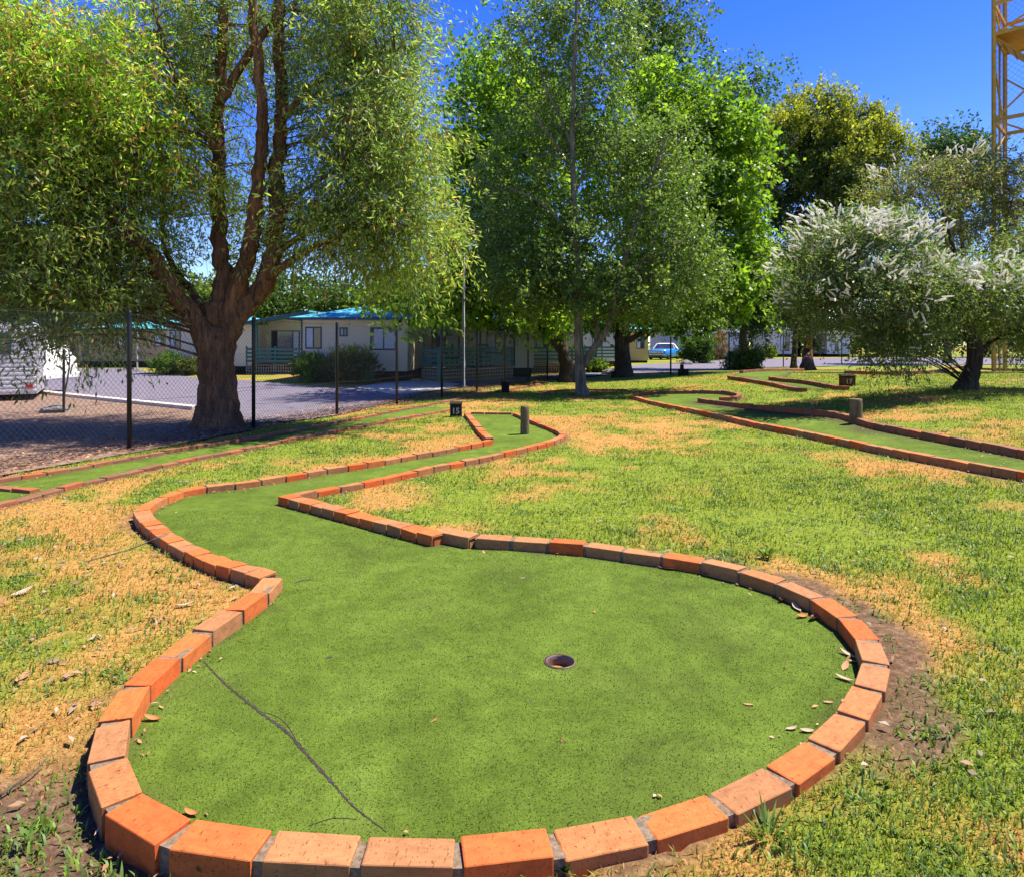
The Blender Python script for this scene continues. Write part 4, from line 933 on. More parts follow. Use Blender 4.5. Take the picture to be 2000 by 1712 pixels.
# ---- the slender grey tree in the middle
sb = at(1137, 771); YS = sb.y
def L2(pp, dY=0): return [pt(x, y, YS + dY * k / max(1, len(pp) - 1)) for k, (x, y) in enumerate(pp)]
limbs = [(L2([(1137,773),(1134,735),(1131,690),(1130,600),(1126,500),(1121,400),(1118,280),(1121,150),(1126,20),(1128,-80)]), .165, .03),
         (L2([(1140,715),(1160,680),(1185,645),(1198,605),(1212,540),(1240,440),(1275,340),(1300,270)], -.6), .11, .02), (L2([(1158,690),(1166,650),(1160,605),(1172,550),(1195,480)], .5), .07, .02),
         (L2([(1118,290),(1095,230),(1070,180),(1048,120),(1020,60)], .5), .05, .012), (L2([(1120,330),(1070,260),(1020,190)], -.5), .04, .012), (L2([(1122,380),(1160,300),(1210,240)], .6), .05, .012),
         (L2([(1125,470),(1060,400),(980,360)], -.8), .05, .012), (L2([(1120,250),(1150,180),(1190,110)], -.4), .04, .012), (L2([(1128,560),(1060,500),(980,480)], .8), .045, .012), (L2([(1205,560),(1270,500),(1340,470)], -.6), .045, .012)]
st_s = dict(leaves=14, spray=.38, droop=.35, hang=.5, ll=.11, lw=.06, sig=(.26, .28, .22), per_clump=9, shell=2.0, up=.2, jit=.16,
            cols=[(.115, .205, .04), (.15, .25, .045), (.18, .27, .065), (.09, .165, .04)], spread=.2)
blobs = [B(1060,60,19.5,95,75,1.6,330), B(1170,60,19.7,80,80,1.6,280), B(1110,160,19.5,130,70,1.8,340), B(1180,260,19.3,130,80,1.9,470), B(1290,330,19.3,90,90,1.7,430), B(1010,330,19.5,100,80,1.8,380), B(1240,430,18.9,150,80,2.0,620), B(960,440,19.5,80,80,1.6,300),
         B(1070,470,18.9,120,70,1.8,440), B(1310,500,19.1,90,70,1.6,360), B(1020,560,18.7,110,50,1.6,400), B(1150,560,18.5,100,50,1.5,330), B(1270,580,18.7,110,45,1.6,380), B(1360,560,19.1,60,50,1.2,180), B(1120,-60,19.7,120,80,1.6,300)]
tree('slender_tree', 'slender pale barked tree with small glittering leaves standing on the shaded lawn', sb, limbs, blobs, st_s, 'bark_grey', 'glossy_leaf', twig=.010, maxtwig=420)

# ---- broad green trees behind it
st_m = dict(leaves=11, spray=.55, droop=.25, hang=.35, ll=.20, lw=.14, sig=(.4, .45, .3), per_clump=10, shell=2.4, up=.15, jit=.18, nup=.8,
            cols=[(.13, .26, .022), (.17, .31, .026), (.23, .38, .034), (.10, .19, .02)], spread=.25)
m1 = at(1105, 746); Y1 = m1.y
def L3(pp, Y): return [pt(x, y, Y) for x, y in pp]
limbs = [(L3([(1108,748),(1106,715),(1100,685),(1096,660),(1090,560),(1070,430),(1050,300)], Y1), .30, .06), (L3([(1100,690),(1075,660),(1040,630),(980,590),(900,560)], Y1), .15, .03), (L3([(1095,640),(1020,520),(960,440)], Y1), .12, .03), (L3([(1092,560),(1140,480),(1180,400)], Y1), .12, .03)]
blobs = [B(960,240,25.5,85,90,2.4,420), B(1040,210,25.5,90,70,2.4,380), B(930,360,24.8,65,100,2.2,400), B(1020,350,25,100,90,2.6,420), B(930,500,24.4,75,80,2.0,380), B(1040,480,25,90,80,2.2,300), B(890,570,23.6,90,40,1.6,330), B(800,590,20.5,50,28,1.0,120), B(980,585,24,90,40,1.8,320), B(1060,600,24.6,70,28,1.6,180), B(1000,150,26,60,40,2,160), B(920,130,26,40,30,1.6,90)]
tree('maple_tree', 'bright green broad leaved tree with dark trunk behind the slender tree', m1, limbs, blobs, st_m, 'bark_dark', 'broad_leaf', group='broad green trees beyond the lawn', twig=.02, maxtwig=260)
m2 = at(1215, 736); Y2 = m2.y
limbs = [(L3([(1216,738),(1216,715),(1213,690),(1212,660),(1225,560),(1260,430),(1290,300)], Y2), .36, .07), (L3([(1215,672),(1260,650),(1320,645)], Y2), .14, .04), (L3([(1215,650),(1180,600),(1150,520)], Y2), .16, .04), (L3([(1222,590),(1330,500),(1390,430)], Y2), .16, .04)]
blobs = [B(1180,330,28.5,90,90,2.6,330), B(1330,280,29,100,90,2.8,460), B(1400,350,28,80,90,2.4,420), B(1290,420,28.5,110,80,2.8,380), B(1420,470,27.5,60,80,2.0,330), B(1370,535,27,100,50,2.2,420), B(1230,560,27.5,90,45,2.0,260), B(1330,595,27,110,22,1.8,240), B(1180,605,28,70,25,1.6,160), B(1380,220,29.5,60,50,2.0,200), B(1290,180,30,60,50,2,200), B(1420,270,28.8,40,50,1.6,160), B(1460,560,27.5,40,50,1.5,150)]
tree('maple_tree', 'bright green broad leaved tree on a thick dark flared trunk', m2, limbs, blobs, dict(st_m, ll=.23, lw=.16), 'bark_dark', 'broad_leaf', group='broad green trees beyond the lawn', twig=.02, maxtwig=260)
def back_tree(name, label, px, Y, blobs, st, r=.25, group=None, bark='bark_dark', leafm='broad_leaf', top=None):
    b0 = pt(px, 672, Y); b0.z = float(zs(b0.x, Y)); top = top or min(b[0][2] + 0 * b[2] for b in blobs)
    zt = max(b[0][2] for b in blobs); c = np.mean([b[0] for b in blobs], 0)
    limbs = [([b0, Vector((b0.x + .1, Y, zt * .3)), Vector(((b0.x + c[0]) / 2, Y, zt * .6)), Vector((c[0], Y, zt * .95))], r, r * .2)]
    for bl in blobs[:5]: limbs.append(([Vector((b0.x, Y, zt * .35)), Vector((b0.x, Y, zt * .4)).lerp(Vector(bl[0]), .5) + Vector((0, 0, .2)), Vector(bl[0])], r * .45, r * .1))
    return tree(name, label, b0, limbs, blobs, st, bark, leafm, group=group, twig=.02, sides=8, maxtwig=90)
st_far = dict(st_m, ll=.27, lw=.16, spray=.8, sig=(.6, .6, .45), leaves=10)
back_tree('tall_tree', 'tall narrow green tree whose top rises behind the slender tree', 1219, 35, [B(1270,80,35,70,80,2.5,330), B(1310,130,35,60,60,2.4,260), B(1240,180,35,70,60,2.4,220), B(1300,30,35,45,45,1.8,150), B(1250,0,35,50,45,2,140)],
          dict(st_far, ll=.22, lw=.11, cols=[(.06, .12, .02), (.08, .15, .025), (.05, .095, .025)]), .3, 'tall trees at the back')
back_tree('tall_tree', 'loose green tree with twiggy top left of the dense dark tree', 1450, 38, [B(1470,190,38,35,45,1.6,110), B(1440,260,38,60,50,2.2,230), B(1500,210,38,18,30,1.0,40), B(1420,330,38,50,60,2.4,200), B(1475,140,38,14,22,.8,30), B(1385,180,38,40,40,2,110)],
          dict(st_far, ll=.22, lw=.12, cols=[(.06, .13, .03), (.08, .17, .03), (.05, .10, .035)]), .25, 'tall trees at the back')
back_tree('round_tree', 'small dark round tree behind the flowering tree near the yellow tower', 1850, 48, [B(1850,285,48,45,30,2.0,260), B(1880,300,48,35,25,1.6,150), B(1835,310,48,40,25,1.6,160), B(1860,360,48,60,50,2.4,200)],
          dict(st_far, cols=[(.03, .07, .03), (.045, .10, .035)]), .25, 'tall trees at the back')
# ---- dense dark tree with yellow green tips
st_d = dict(leaves=10, spray=.42, droop=.1, hang=0, ll=.20, lw=.10, sig=(.30, .30, .24), per_clump=13, shell=3.6, up=.5, jit=.2,
            cols=[(.045, .085, .028), (.06, .11, .03), (.038, .07, .03)], spread=.2, tip=(.42, .47, .05), tipz=(7.5, 11.5))
d1 = at(1578, 723); YD = 35.0
limbs = [([d1, pt(1577,690,YD+1), pt(1580,640,YD), pt(1590,500,YD), pt(1600,350,YD), pt(1605,240,YD)], .30, .06)]
blobs = [B(1590,235,YD,75,50,2.6,700), B(1650,265,YD,75,55,2.6,700), B(1530,280,YD,70,55,2.6,650), B(1710,300,YD-.4,50,45,1.9,420), B(1600,330,YD-.5,130,70,3.4,1000), B(1500,380,YD,60,70,2.6,420), B(1620,420,YD-.5,110,70,3.2,650), B(1520,480,YD-.5,80,80,2.8,520), B(1620,350,YD-2.6,45,40,1.2,300), B(1560,560,YD-.5,110,60,2.8,520), B(1490,590,YD,60,60,2.2,300), B(1700,420,YD,70,70,2.4,300), B(1540,600,YD,80,25,2,220)]
tree('dense_tree', 'dense dark conical tree with yellow green tips right of the lime green trees', d1, limbs, blobs, st_d, 'bark_red', 'dense_leaf', twig=.02, maxtwig=120)
def trunk_only(px, py, r, topy, label, lean, bark, blobs, st):
    p = at(px, py); Y = p.y; return tree('lawn_tree', label, p, [([p, pt(px + lean * .3, (py * .6 + topy * .4), Y), pt(px + lean, topy, Y)], r, r * .6)], blobs, st, bark, 'dense_leaf', twig=.012, maxtwig=40, sides=9, group='trees in front of the far road')
st_low = dict(st_far, ll=.15, lw=.07, spray=.45, cols=[(.035, .07, .025), (.05, .09, .03)])
trunk_only(1550, 719, .18, 600, 'dark straight tree trunk left of the pale brown trunk on the lawn', 8, 'bark_dark', [B(1555,600,38,45,40,1.4,200)], st_low)
trunk_only(1447, 722, .11, 620, 'thin reddish trunk rising from the leafy bushes', 12, 'bark_red', [B(1450,610,35,60,40,1.5,260), B(1480,640,35,40,25,1.2,120)], dict(st_low, cols=[(.06, .13, .02), (.08, .16, .02)]))

# ---- the white flowering tree at right
fb = at(1884, 762); YF = fb.y
def L4(pp, dY=0): return [pt(x, y, YF + dY * k / max(1, len(pp) - 1)) for k, (x, y) in enumerate(pp)]
limbs = [(L4([(1884,764),(1893,740),(1903,710),(1905,680),(1892,645),(1878,600)]), .175, .10), (L4([(1880,620),(1840,560),(1790,500),(1720,460),(1650,430)], -.5), .08, .014), (L4([(1885,630),(1920,570),(1960,520),(2010,480)], -.3), .08, .014), (L4([(1890,650),(1830,610),(1760,590),(1680,580)], -.7), .06, .014),
         (L4([(1878,600),(1870,520),(1850,440),(1830,380)], .4), .07, .014), (L4([(1905,690),(1950,660),(2010,640)], .5), .05, .012)]
st_f = dict(leaves=13, spray=.31, droop=.5, hang=.5, ll=.085, lw=.028, sig=(.21, .23, .17), per_clump=12, shell=2.0, up=.2, jit=.16,
            cols=[(.13, .18, .055), (.16, .21, .065), (.20, .24, .085), (.11, .145, .055), (.20, .175, .09)], wts=[.3, .3, .2, .12, .08])
RF = YF / 20
fbl = [B(1640,465,YF-0.42,85,42,0.94,380), B(1590,530,YF-0.42,75,50,0.94,360), B(1730,480,YF-0.42,80,55,0.94,380), B(1590,595,YF-0.56,60,50,0.79,220), B(1690,580,YF-0.70,100,65,1.01,520), B(1790,560,YF-0.56,80,60,0.94,360), B(1740,645,YF-0.84,50,50,0.65,230), B(1765,685,YF-0.84,28,42,0.43,110), B(1720,675,YF-0.70,18,36,0.29,50), B(1880,570,YF-0.56,80,45,0.94,360), B(1960,560,YF-0.42,80,50,0.94,360), B(1840,600,YF+0.35,70,36,0.79,220), B(1975,610,YF+0.28,70,45,0.79,280), B(2000,650,YF+0.21,40,36,0.58,120), B(2060,600,YF-0.42,80,80,1.01,400), B(1780,620,YF-0.56,60,50,0.86,240), B(2080,480,YF+0.00,90,80,1.08,300)]
ft = tree('flowering_tree', 'white flowering shrubby tree with a dark leaning trunk on the right hand lawn', fb, limbs, fbl, st_f, 'bark_dark', 'gum_leaf', twig=.010, maxtwig=420)
def spikes(parent, base, blobs, n, upper, name='flower_spikes', kk=1.0):
    V = []; Fs = []; bz = np.array(base); tot = 0; wts = np.array([b[2] for b in blobs], float); wts /= wts.sum(); ns = 6
    prof = [(0, .25), (.12, .85), (.5, 1.0), (.85, .75), (1, .2)]
    cen = []
    while len(cen) < n // 5:
        c, r = blobs[rng.choice(len(blobs), p=wts)][:2]; d = unit(rng.normal(size=3))
        if d[2] < upper or d[1] > .3: continue
        cen.append((np.array(c) + d * np.array(r) * rng.uniform(.8, 1.2), d))
    for i in range(n):
        c, d = cen[rng.integers(len(cen))]; p = c + rng.normal(0, .10 * kk, 3); ax = unit(d * np.array([1.2, .6, .4]) + rng.normal(0, .4, 3) + np.array([0, 0, .3])); L = rng.uniform(.10, .20) * kk; R = rng.uniform(.012, .019) * kk
        s = unit(np.cross(ax, [0.3, .2, 1])); t = np.cross(s, ax); bend = rng.normal(0, .15) * L
        k0 = len(V)
        for (q, rr) in prof:
            o = p + ax * L * q + s * bend * q * q
            for j in range(ns):
                a = 2 * math.pi * j / ns; V.append(o + (s * math.cos(a) + t * math.sin(a)) * R * rr * rng.uniform(.75, 1.25) - bz)
        for a in range(len(prof) - 1):
            for j in range(ns): Fs.append((k0 + a * ns + j, k0 + a * ns + (j + 1) % ns, k0 + (a + 1) * ns + (j + 1) % ns, k0 + (a + 1) * ns + j))
    o = link(bpy.data.objects.new(name, np_mesh(name, np.array(V), np.array(Fs), M['flower'], np.tile(np.array([(.88, .86, .78)]), (len(V), 1)), False)), parent); tag(o, None, None, None, 'stuff')
spikes(ft, fb, [fbl[i] for i in (0, 0, 1, 2, 5, 9, 9, 10, 10, 15)], 900, -.05)
spikes(ft, fb, [fbl[i] for i in (3, 4, 6, 11, 12)], 280, -.2)
bb = pt(1900, 672, 24.5); bb.z = float(zs(bb.x, bb.y))
bbl = [B(1760,370,24.2,70,45,1.6,280), B(1850,350,24.5,90,45,1.8,360), B(1950,350,24.5,80,50,1.8,320), B(1830,430,24.2,110,50,1.8,300), B(1940,440,24.2,90,60,1.8,320), B(2040,400,24.5,90,80,1.8,300), B(1880,500,24,100,50,1.8,240), B(2000,520,24,90,50,1.6,200)]
bt = tree('olive_bush', 'tall loose olive brown bush behind the white flowering tree', bb, [([bb, pt(1890,600,24.5), pt(1880,480,24.5), pt(1870,380,24.5)], .16, .03), ([pt(1890,610,24.5), pt(1950,480,24.5), pt(1980,380,24.5)], .1, .02), ([pt(1888,590,24.5), pt(1800,480,24.5), pt(1760,400,24.5)], .1, .02)], bbl,
     dict(st_f, spray=.44, sig=(.30, .32, .24), ll=.15, lw=.042, cols=[(.17, .20, .06), (.20, .22, .075), (.24, .20, .10), (.27, .19, .11)], wts=[.35, .3, .2, .15], up=.4), 'bark_red', 'gum_leaf', cat='bush', twig=.012, maxtwig=320)
spikes(bt, bb, [bbl[i] for i in (0, 1, 2)], 110, .5, kk=1.5)

# ---- sapling behind the fence
sp = at(123, 806)
tree('sapling', 'thin bare sapling with a steel stake behind the fence', sp, [([sp, pt(126,770,sp.y), pt(132,740,sp.y), pt(136,700,sp.y), pt(131,672,sp.y), pt(128,640,sp.y)], .022, .008)], [B(135,665,sp.y,14,18,.15,10), B(128,640,sp.y,20,20,.2,16)], dict(st_gum, cols=[(.14, .13, .05), (.18, .12, .06)]), 'bark_grey', 'gum_leaf', twig=.004, sides=7, flare=False, maxtwig=8)
o = MB().bar((0, 0, 0), (0, 0, 1.25), .035).build('stake', 'black_steel'); o.location = at(124.5, 807); tag(o, 'dark steel stake beside the thin sapling', 'stake')

# ---- shrubs, hedge
def shrub(name, label, px, py, w, h, st, n, cat='shrub', group=None, depth=None, box=False):
    p = at(px, py); Y = p.y; hw = w / F * Y / 2; hh = h / F * Y; d = depth or hw * .8; bl = []
    c = Vector((p.x, Y + d * .6, 0))
    if box:
        k = 5
        for i in range(k):
            for j in range(4): bl.append(((c.x + hw * .78 * (2 * i / (k - 1) - 1), c.y, hh * (.16 + .24 * j)), (hw * .30, d, hh * .16), n // 20))
    else:
        bl = [((c.x, c.y, hh * .5), (hw * .85, d, hh * .42), n // 2)] + [((c.x + hw * .55 * math.cos(a), c.y + d * .5 * math.sin(a), hh * random.uniform(.35, .62)), (hw * .45, d * .5, hh * .34), n // 8) for a in (.3, 1.7, 3.3, 4.9)]
    limbs = [([p + Vector((dx * hw * .2, d * .6, 0)), p + Vector((dx * hw * .35, d * .6, hh * .3)), p + Vector((dx * hw * .6, d * .6, hh * .6))], .03, .012) for dx in (-1, -.3, .4, 1)]
    return tree(name, label, p, limbs, bl, st, 'bark_dark', 'broad_leaf', cat=cat, group=group, twig=.008, sides=6, flare=False, maxtwig=40, stuffname='foliage')
st_sh = dict(leaves=9, spray=.16, droop=0, hang=-.2, ll=.10, lw=.045, sig=(.10, .10, .09), per_clump=8, shell=4.5, up=.5, cols=[(.09, .19, .02), (.12, .24, .025), (.07, .14, .02)], spread=.2)
shrub('shrub', 'round dark green shrub on the grass island left of the big trunk', 320, 734, 62, 42, st_sh, 420)
shrub('shrub', 'small yellowish shrub tucked against the big trunk', 362, 734, 46, 36, dict(st_sh, cols=[(.12, .15, .03), (.15, .15, .04), (.09, .13, .03)]), 260)
shrub('shrub', 'loose dark green strappy shrub in front of the porch railing', 604, 748, 90, 50, dict(st_sh, ll=.2, lw=.04, up=.9), 420)
shrub('shrub', 'large rounded shrub with sunlight painted lime on top and orange tinged leaves by the cabin wall', 682, 750, 96, 72, dict(st_sh, tip=(.45, .50, .04), tipz=(.7, 1.1), cols=[(.11, .17, .03), (.15, .18, .045), (.26, .15, .07), (.09, .13, .03)]), 800)  # tip colour paints sunlight onto the top leaves
ag = at(719, 752); V = []; nb = 130
a = rng.uniform(0, 2 * math.pi, nb); sp_ = rng.uniform(.2, .75, nb); P = np.tile(np.array(ag), (nb, 1)) + np.stack([np.cos(a), np.sin(a), a * 0], 1) * rng.uniform(0, .10, (nb, 1))
Vv, Ff = leaf_arrays(P - np.array(ag), np.stack([np.cos(a) * sp_, np.sin(a) * sp_, np.ones(nb)], 1), np.stack([np.cos(a), np.sin(a), a * 0 - .3], 1), rng.uniform(.3, .62, nb), np.full(nb, .035))
o = link(bpy.data.objects.new('strappy_plant', np_mesh('strappy_plant', Vv, Ff, M['broad_leaf'], np.repeat(palette(nb, [(.05, .11, .03), (.07, .15, .04)]), 4, 0)))); o.location = ag; tag(o, 'spiky strap leaved plant at the corner of the driveway', 'plant')
shrub('hedge', 'clipped square green hedge on the far side of the road', 1365, 710, 54, 49, dict(st_sh, ll=.16, lw=.08, spray=.22, sig=(.16, .16, .14), cols=[(.07, .14, .03), (.09, .17, .035)]), 1100, 'hedge', box=True)
shrub('shrub', 'pinkish brown feathery bush behind the clipped hedge', 1402, 704, 52, 56, dict(st_sh, ll=.2, lw=.05, spray=.4, cols=[(.20, .11, .07), (.16, .12, .05), (.13, .10, .05)]), 420)
shrub('shrub', 'pale green leafy bush in front of the far road', 1468, 722, 54, 44, dict(st_sh, ll=.16, lw=.06, spray=.3, cols=[(.17, .25, .05), (.21, .29, .07), (.14, .21, .06)]), 520)
shrub('shrub', 'low leafy bush right at the black fence post', 1438, 722, 34, 34, dict(st_sh, ll=.16, lw=.06, spray=.3, cols=[(.15, .23, .06), (.11, .18, .05)]), 240)
shrub('shrub', 'small yellow green conical bush before a pale cabin', 1506, 701, 22, 28, dict(st_sh, ll=.2, lw=.1, cols=[(.16, .22, .02), (.12, .18, .02)]), 160)
shrub('shrub', 'low round lime green shrub between the dark trunks', 1168, 728, 38, 21, dict(st_sh, ll=.13, lw=.06, cols=[(.12, .2, .02), (.09, .16, .02)]), 260)
for i, (px, Y, w, h) in enumerate(((1560, 74, 60, 48), (1640, 78, 70, 60), (1720, 74, 70, 55), (1800, 72, 80, 60), (1900, 70, 90, 70), (2010, 70, 90, 70))):
    b0 = pt(px, 672, Y); b0.z = 0
    back_tree('background_tree', 'dark bushy tree beyond the far road, %s from the tower side' % ['sixth', 'fifth', 'fourth', 'third', 'second', 'first'][i], px, Y, [B(px, 655, Y, w / 2, 28, 2.5, 240), B(px - w * .3, 635, Y, w / 3, 22, 2, 130), B(px + w * .3, 625, Y, w / 3, 24, 2, 130)], dict(st_far, ll=.35, lw=.22, cols=[(.025, .05, .02), (.035, .065, .02), (.05, .08, .025)]), .2, 'dark trees beyond the far road', leafm='dense_leaf')
word = ['furthest left', 'second from the left', 'third from the left', 'fourth from the left', 'fifth from the left', 'sixth from the left', 'seventh from the left', 'last before the lime green trees']
for i, (px, Y, w, h) in enumerate(((-60, 52, 190, 70), (90, 56, 180, 80), (215, 50, 150, 75), (330, 46, 150, 95), (450, 48, 150, 80), (580, 46, 160, 75), (720, 44, 170, 85), (850, 46, 170, 90))):
    yb = 600 - (h - 70) * .3
    lime = (i in (3, 4)); cs = [(.12, .2, .03), (.15, .23, .04), (.10, .17, .03)] if lime else [(.06, .12, .018), (.08, .15, .02), (.045, .09, .02)]
    back_tree('background_tree', 'green tree behind the cabins, %s' % word[i], px, Y, [B(px, yb, Y, w / 2.2, h * .6, 3.0, 330), B(px - w * .3, yb + 15, Y, w / 3, h * .45, 2.4, 190), B(px + w * .3, yb + 5, Y, w / 3, h * .5, 2.4, 190)], dict(st_far, ll=.30, lw=.18, cols=cs), .22, 'trees behind the cabins')
for i, (px, Y) in enumerate(((1010, 60), (1130, 64), (1250, 78), (1380, 80), (1470, 82))):
    back_tree('background_tree', 'shaded green tree far behind the lawn trunks, %s from the left' % ['first', 'second', 'third', 'fourth', 'fifth'][i], px, Y, [B(px, 590, Y, 75, 60, 3.2, 330), B(px - 35, 640, Y, 50, 30, 2.4, 150), B(px + 40, 630, Y, 50, 35, 2.4, 150)], dict(st_far, ll=.4, lw=.24, cols=[(.05, .10, .018), (.065, .13, .02), (.035, .075, .018)]), .25, 'trees far behind the lawn')

# ------------------------------------------------------------------ grass, litter, fallen leaves and sticks
def lawn_points(n, y0, y1, p):
    u_ = rng.random(n); y = (y0 ** (2 - p) + u_ * (y1 ** (2 - p) - y0 ** (2 - p))) ** (1 / (2 - p)); x = (rng.random(n) * 2 - 1) * (.86 * y + .35)
    k = np.ones(n, bool)
    for P in LANES: k &= ~inpoly(x, y, P)
    for P in (ROAD, DIRT): k &= ~inpoly(x, y, P)
    x, y = x[k], y[k]; d = np.full(x.shape, 9.)
    for Ln in LINES: d = np.minimum(d, polydist(x, y, Ln))
    # the fence side belongs to the verge
    fx = FENCE[0].x + (y - FENCE[0].y) * .78 / 2.168; k = (d > .066) & ((x > fx + .1) | (y > 26)); return x[k], y[k], d[k]
def blades(x, y, z, ang, lean, L, Wd, C):
    n = len(x); D = np.stack([np.cos(ang), np.sin(ang), np.zeros(n)], 1); S_ = np.stack([-np.sin(ang), np.cos(ang), np.zeros(n)], 1); up = np.array([0, 0, 1.])
    p = np.stack([x, y, z], 1); m = p + (D * np.sin(lean * .6)[:, None] + up * np.cos(lean * .6)[:, None]) * (L * .55)[:, None]; t = m + (D * np.sin(lean * 1.5)[:, None] + up * np.cos(lean * 1.5)[:, None]) * (L * .5)[:, None]
    w = (Wd / 2)[:, None]; V = np.stack([p - S_ * w, p + S_ * w, m + S_ * w * .8, m - S_ * w * .8, t], 1).reshape(-1, 3)
    i = np.arange(n)[:, None] * 5; return V, i + np.array([[0, 1, 2, 3]]), i + np.array([[3, 2, 4]]), np.repeat(C, 5, 0)
x, y, d = lawn_points(425000, 1.15, 24, 1.75)
g = masks(x, y); dn = fbm(x * 3, y * 3, 11, 3)
bare = ss((.14 + .22 * (dn - .5) - d) / .10); left = ss((-x - .45) / .4) * ss((2.5 - y) / .5); bare = np.maximum(bare, left * ss((.42 - d + .5 * (dn - .5)) / .2))
rim = ss((x - .9) / .4) * ss((3.0 - np.abs(y - 3.4)) / 1) * ss((.32 - d + .35 * (dn - .5)) / .1); bare = np.maximum(bare, rim)
k = rng.random(len(x)) > bare * .93; x, y, g, d = x[k], y[k], g[k], d[k]; n = len(x)
isg = rng.random(n) < .22 + .68 * g
z = gz(x, y) - .002
C = np.where(isg[:, None], palette(n, [(.16, .225, .017), (.205, .265, .023), (.115, .175, .016), (.25, .275, .038)]), palette(n, [(.42, .215, .055), (.50, .28, .09), (.37, .165, .04), (.30, .20, .05)]))
Ln = np.where(isg, rng.uniform(.014, .034, n), rng.uniform(.010, .025, n)) * (1 + .025 * y); Wd = np.where(isg, .0034, .0026) * (1 + .20 * np.maximum(y - 1.5, 0)) * rng.uniform(.7, 1.3, n)
V1, Q1, T1, C1 = blades(x, y, z, rng.uniform(0, 2 * math.pi, n), np.where(isg, rng.uniform(.2, 1.1, n), rng.uniform(.5, 1.35, n)), Ln, Wd, C)
gr = link(bpy.data.objects.new('grass', np_mesh('grass', V1, [Q1, T1], M['blade'], C1))); tag(gr, 'short mown grass, green mixed with dry straw', 'grass', None, 'stuff')
# short upright fibres of the near turf
nf = 150000; q = rng.random(nf); y = 1.35 + 4.2 * q ** 1.5; x = (rng.random(nf) * 2 - 1) * 2.6
k = inpoly(x, y, turf_A) & (polydist(x, y, W_['A_ROUND']) > .06) & (np.hypot(x - hole.x, y - hole.y) > HR + .006); x, y = x[k], y[k]; n = len(x)
a = rng.uniform(0, 2 * math.pi, n); ln = rng.uniform(.003, .0075, n); w = .0011 * (1 + .25 * y); z = und(x, y); sx, sy = -np.sin(a) * w, np.cos(a) * w; tl = rng.uniform(.3, 1.3, n) * ln
V3 = np.stack([np.stack([x - sx, y - sy, z], 1), np.stack([x + sx, y + sy, z], 1), np.stack([x + np.cos(a) * tl, y + np.sin(a) * tl, z + ln], 1)], 1).reshape(-1, 3)
o = link(bpy.data.objects.new('turf_fibres', np_mesh('turf_fibres', V3, np.arange(len(V3)).reshape(-1, 3), M['blade'], np.repeat(palette(n, [(.09, .145, .012), (.13, .19, .018), (.06, .10, .01), (.19, .22, .05)], [.4, .3, .24, .06]), 3, 0))), laneA); tag(o, None, None, None, 'stuff')
# broad darker tufts of couch grass
cx_, cy_, cd = lawn_points(5200, 1.3, 16, 1.5); gm = masks(cx_, cy_); k = rng.random(len(cx_)) < .10 + .75 * gm; cx_, cy_ = cx_[k][:1700], cy_[k][:1700]
m = 26; rr = rng.uniform(.03, .11, len(cx_)) ; x = (cx_[:, None] + rng.normal(size=(len(cx_), m)) * rr[:, None]).ravel(); y = (cy_[:, None] + rng.normal(size=(len(cx_), m)) * rr[:, None] * .8).ravel()
ok = np.ones(len(x), bool)
for P in LANES: ok &= ~inpoly(x, y, P)
for Lq in LINES: ok &= polydist(x, y, Lq) > .07
x, y = x[ok], y[ok]; n = len(x)
V2, Q2, T2, C2 = blades(x, y, gz(x, y) - .004, rng.uniform(0, 2 * math.pi, n), rng.uniform(.4, 1.25, n), rng.uniform(.02, .05, n) * (1 + .02 * y), rng.uniform(.0045, .008, n) * (1 + .08 * y), palette(n, [(.10, .18, .024), (.14, .225, .028), (.175, .26, .032), (.09, .155, .035)]))
tg = link(bpy.data.objects.new('grass_tufts', np_mesh('grass_tufts', V2, [Q2, T2], M['blade'], C2))); tag(tg, 'broad bladed green tufts scattered through the lawn', 'grass', None, 'stuff')
# loose litter: tiny dry leaves on the verge, along the edgings and on the left lawn
def litter(name, label, x, y, L, cols, dz=.004, lift=False):
    n = len(x); a = rng.uniform(0, 2 * math.pi, n); P = np.stack([x, y, (gz(x, y) + .004 if lift else zs(x, y)) + dz + rng.uniform(0, .008, n)], 1)
    V, Fq = leaf_arrays(P, np.stack([np.cos(a), np.sin(a), rng.normal(0, .15, n)], 1), np.stack([rng.normal(0, .3, n), rng.normal(0, .3, n), np.ones(n)], 1), L * rng.uniform(.5, 1.3, n), L * .3 * rng.uniform(.6, 1.4, n), .2)
    o = link(bpy.data.objects.new(name, np_mesh(name, V, Fq, M['dry_leaf'], np.repeat(palette(n, cols), 4, 0)))); tag(o, label, 'leaves', None, 'stuff')
t = rng.uniform(-1.5, 9, 9000); off = np.abs(rng.normal(0, .7, 9000)); x = -4.90 + .78 * t - off * .94 + .15; y = 8.85 + 2.168 * t + off * .34
litter('leaf_litter', 'brown fallen leaf litter along the foot of the fence', x, y, np.full(9000, .075), [(.34, .17, .09), (.25, .13, .08), (.45, .28, .17), (.15, .09, .06)], .016)
x, y, d = lawn_points(5200, 2.0, 15, 1.1); k = (x < -.2 * y + .6) | (rng.random(len(x)) < .28); x, y = x[k], y[k]
litter('lawn_litter', 'small pale dry leaves scattered over the lawn', x, y, np.full(len(x), .05), [(.26, .19, .13), (.27, .165, .09), (.22, .12, .06), (.31, .25, .19)], .012, True)
xs_, ys_ = [], []
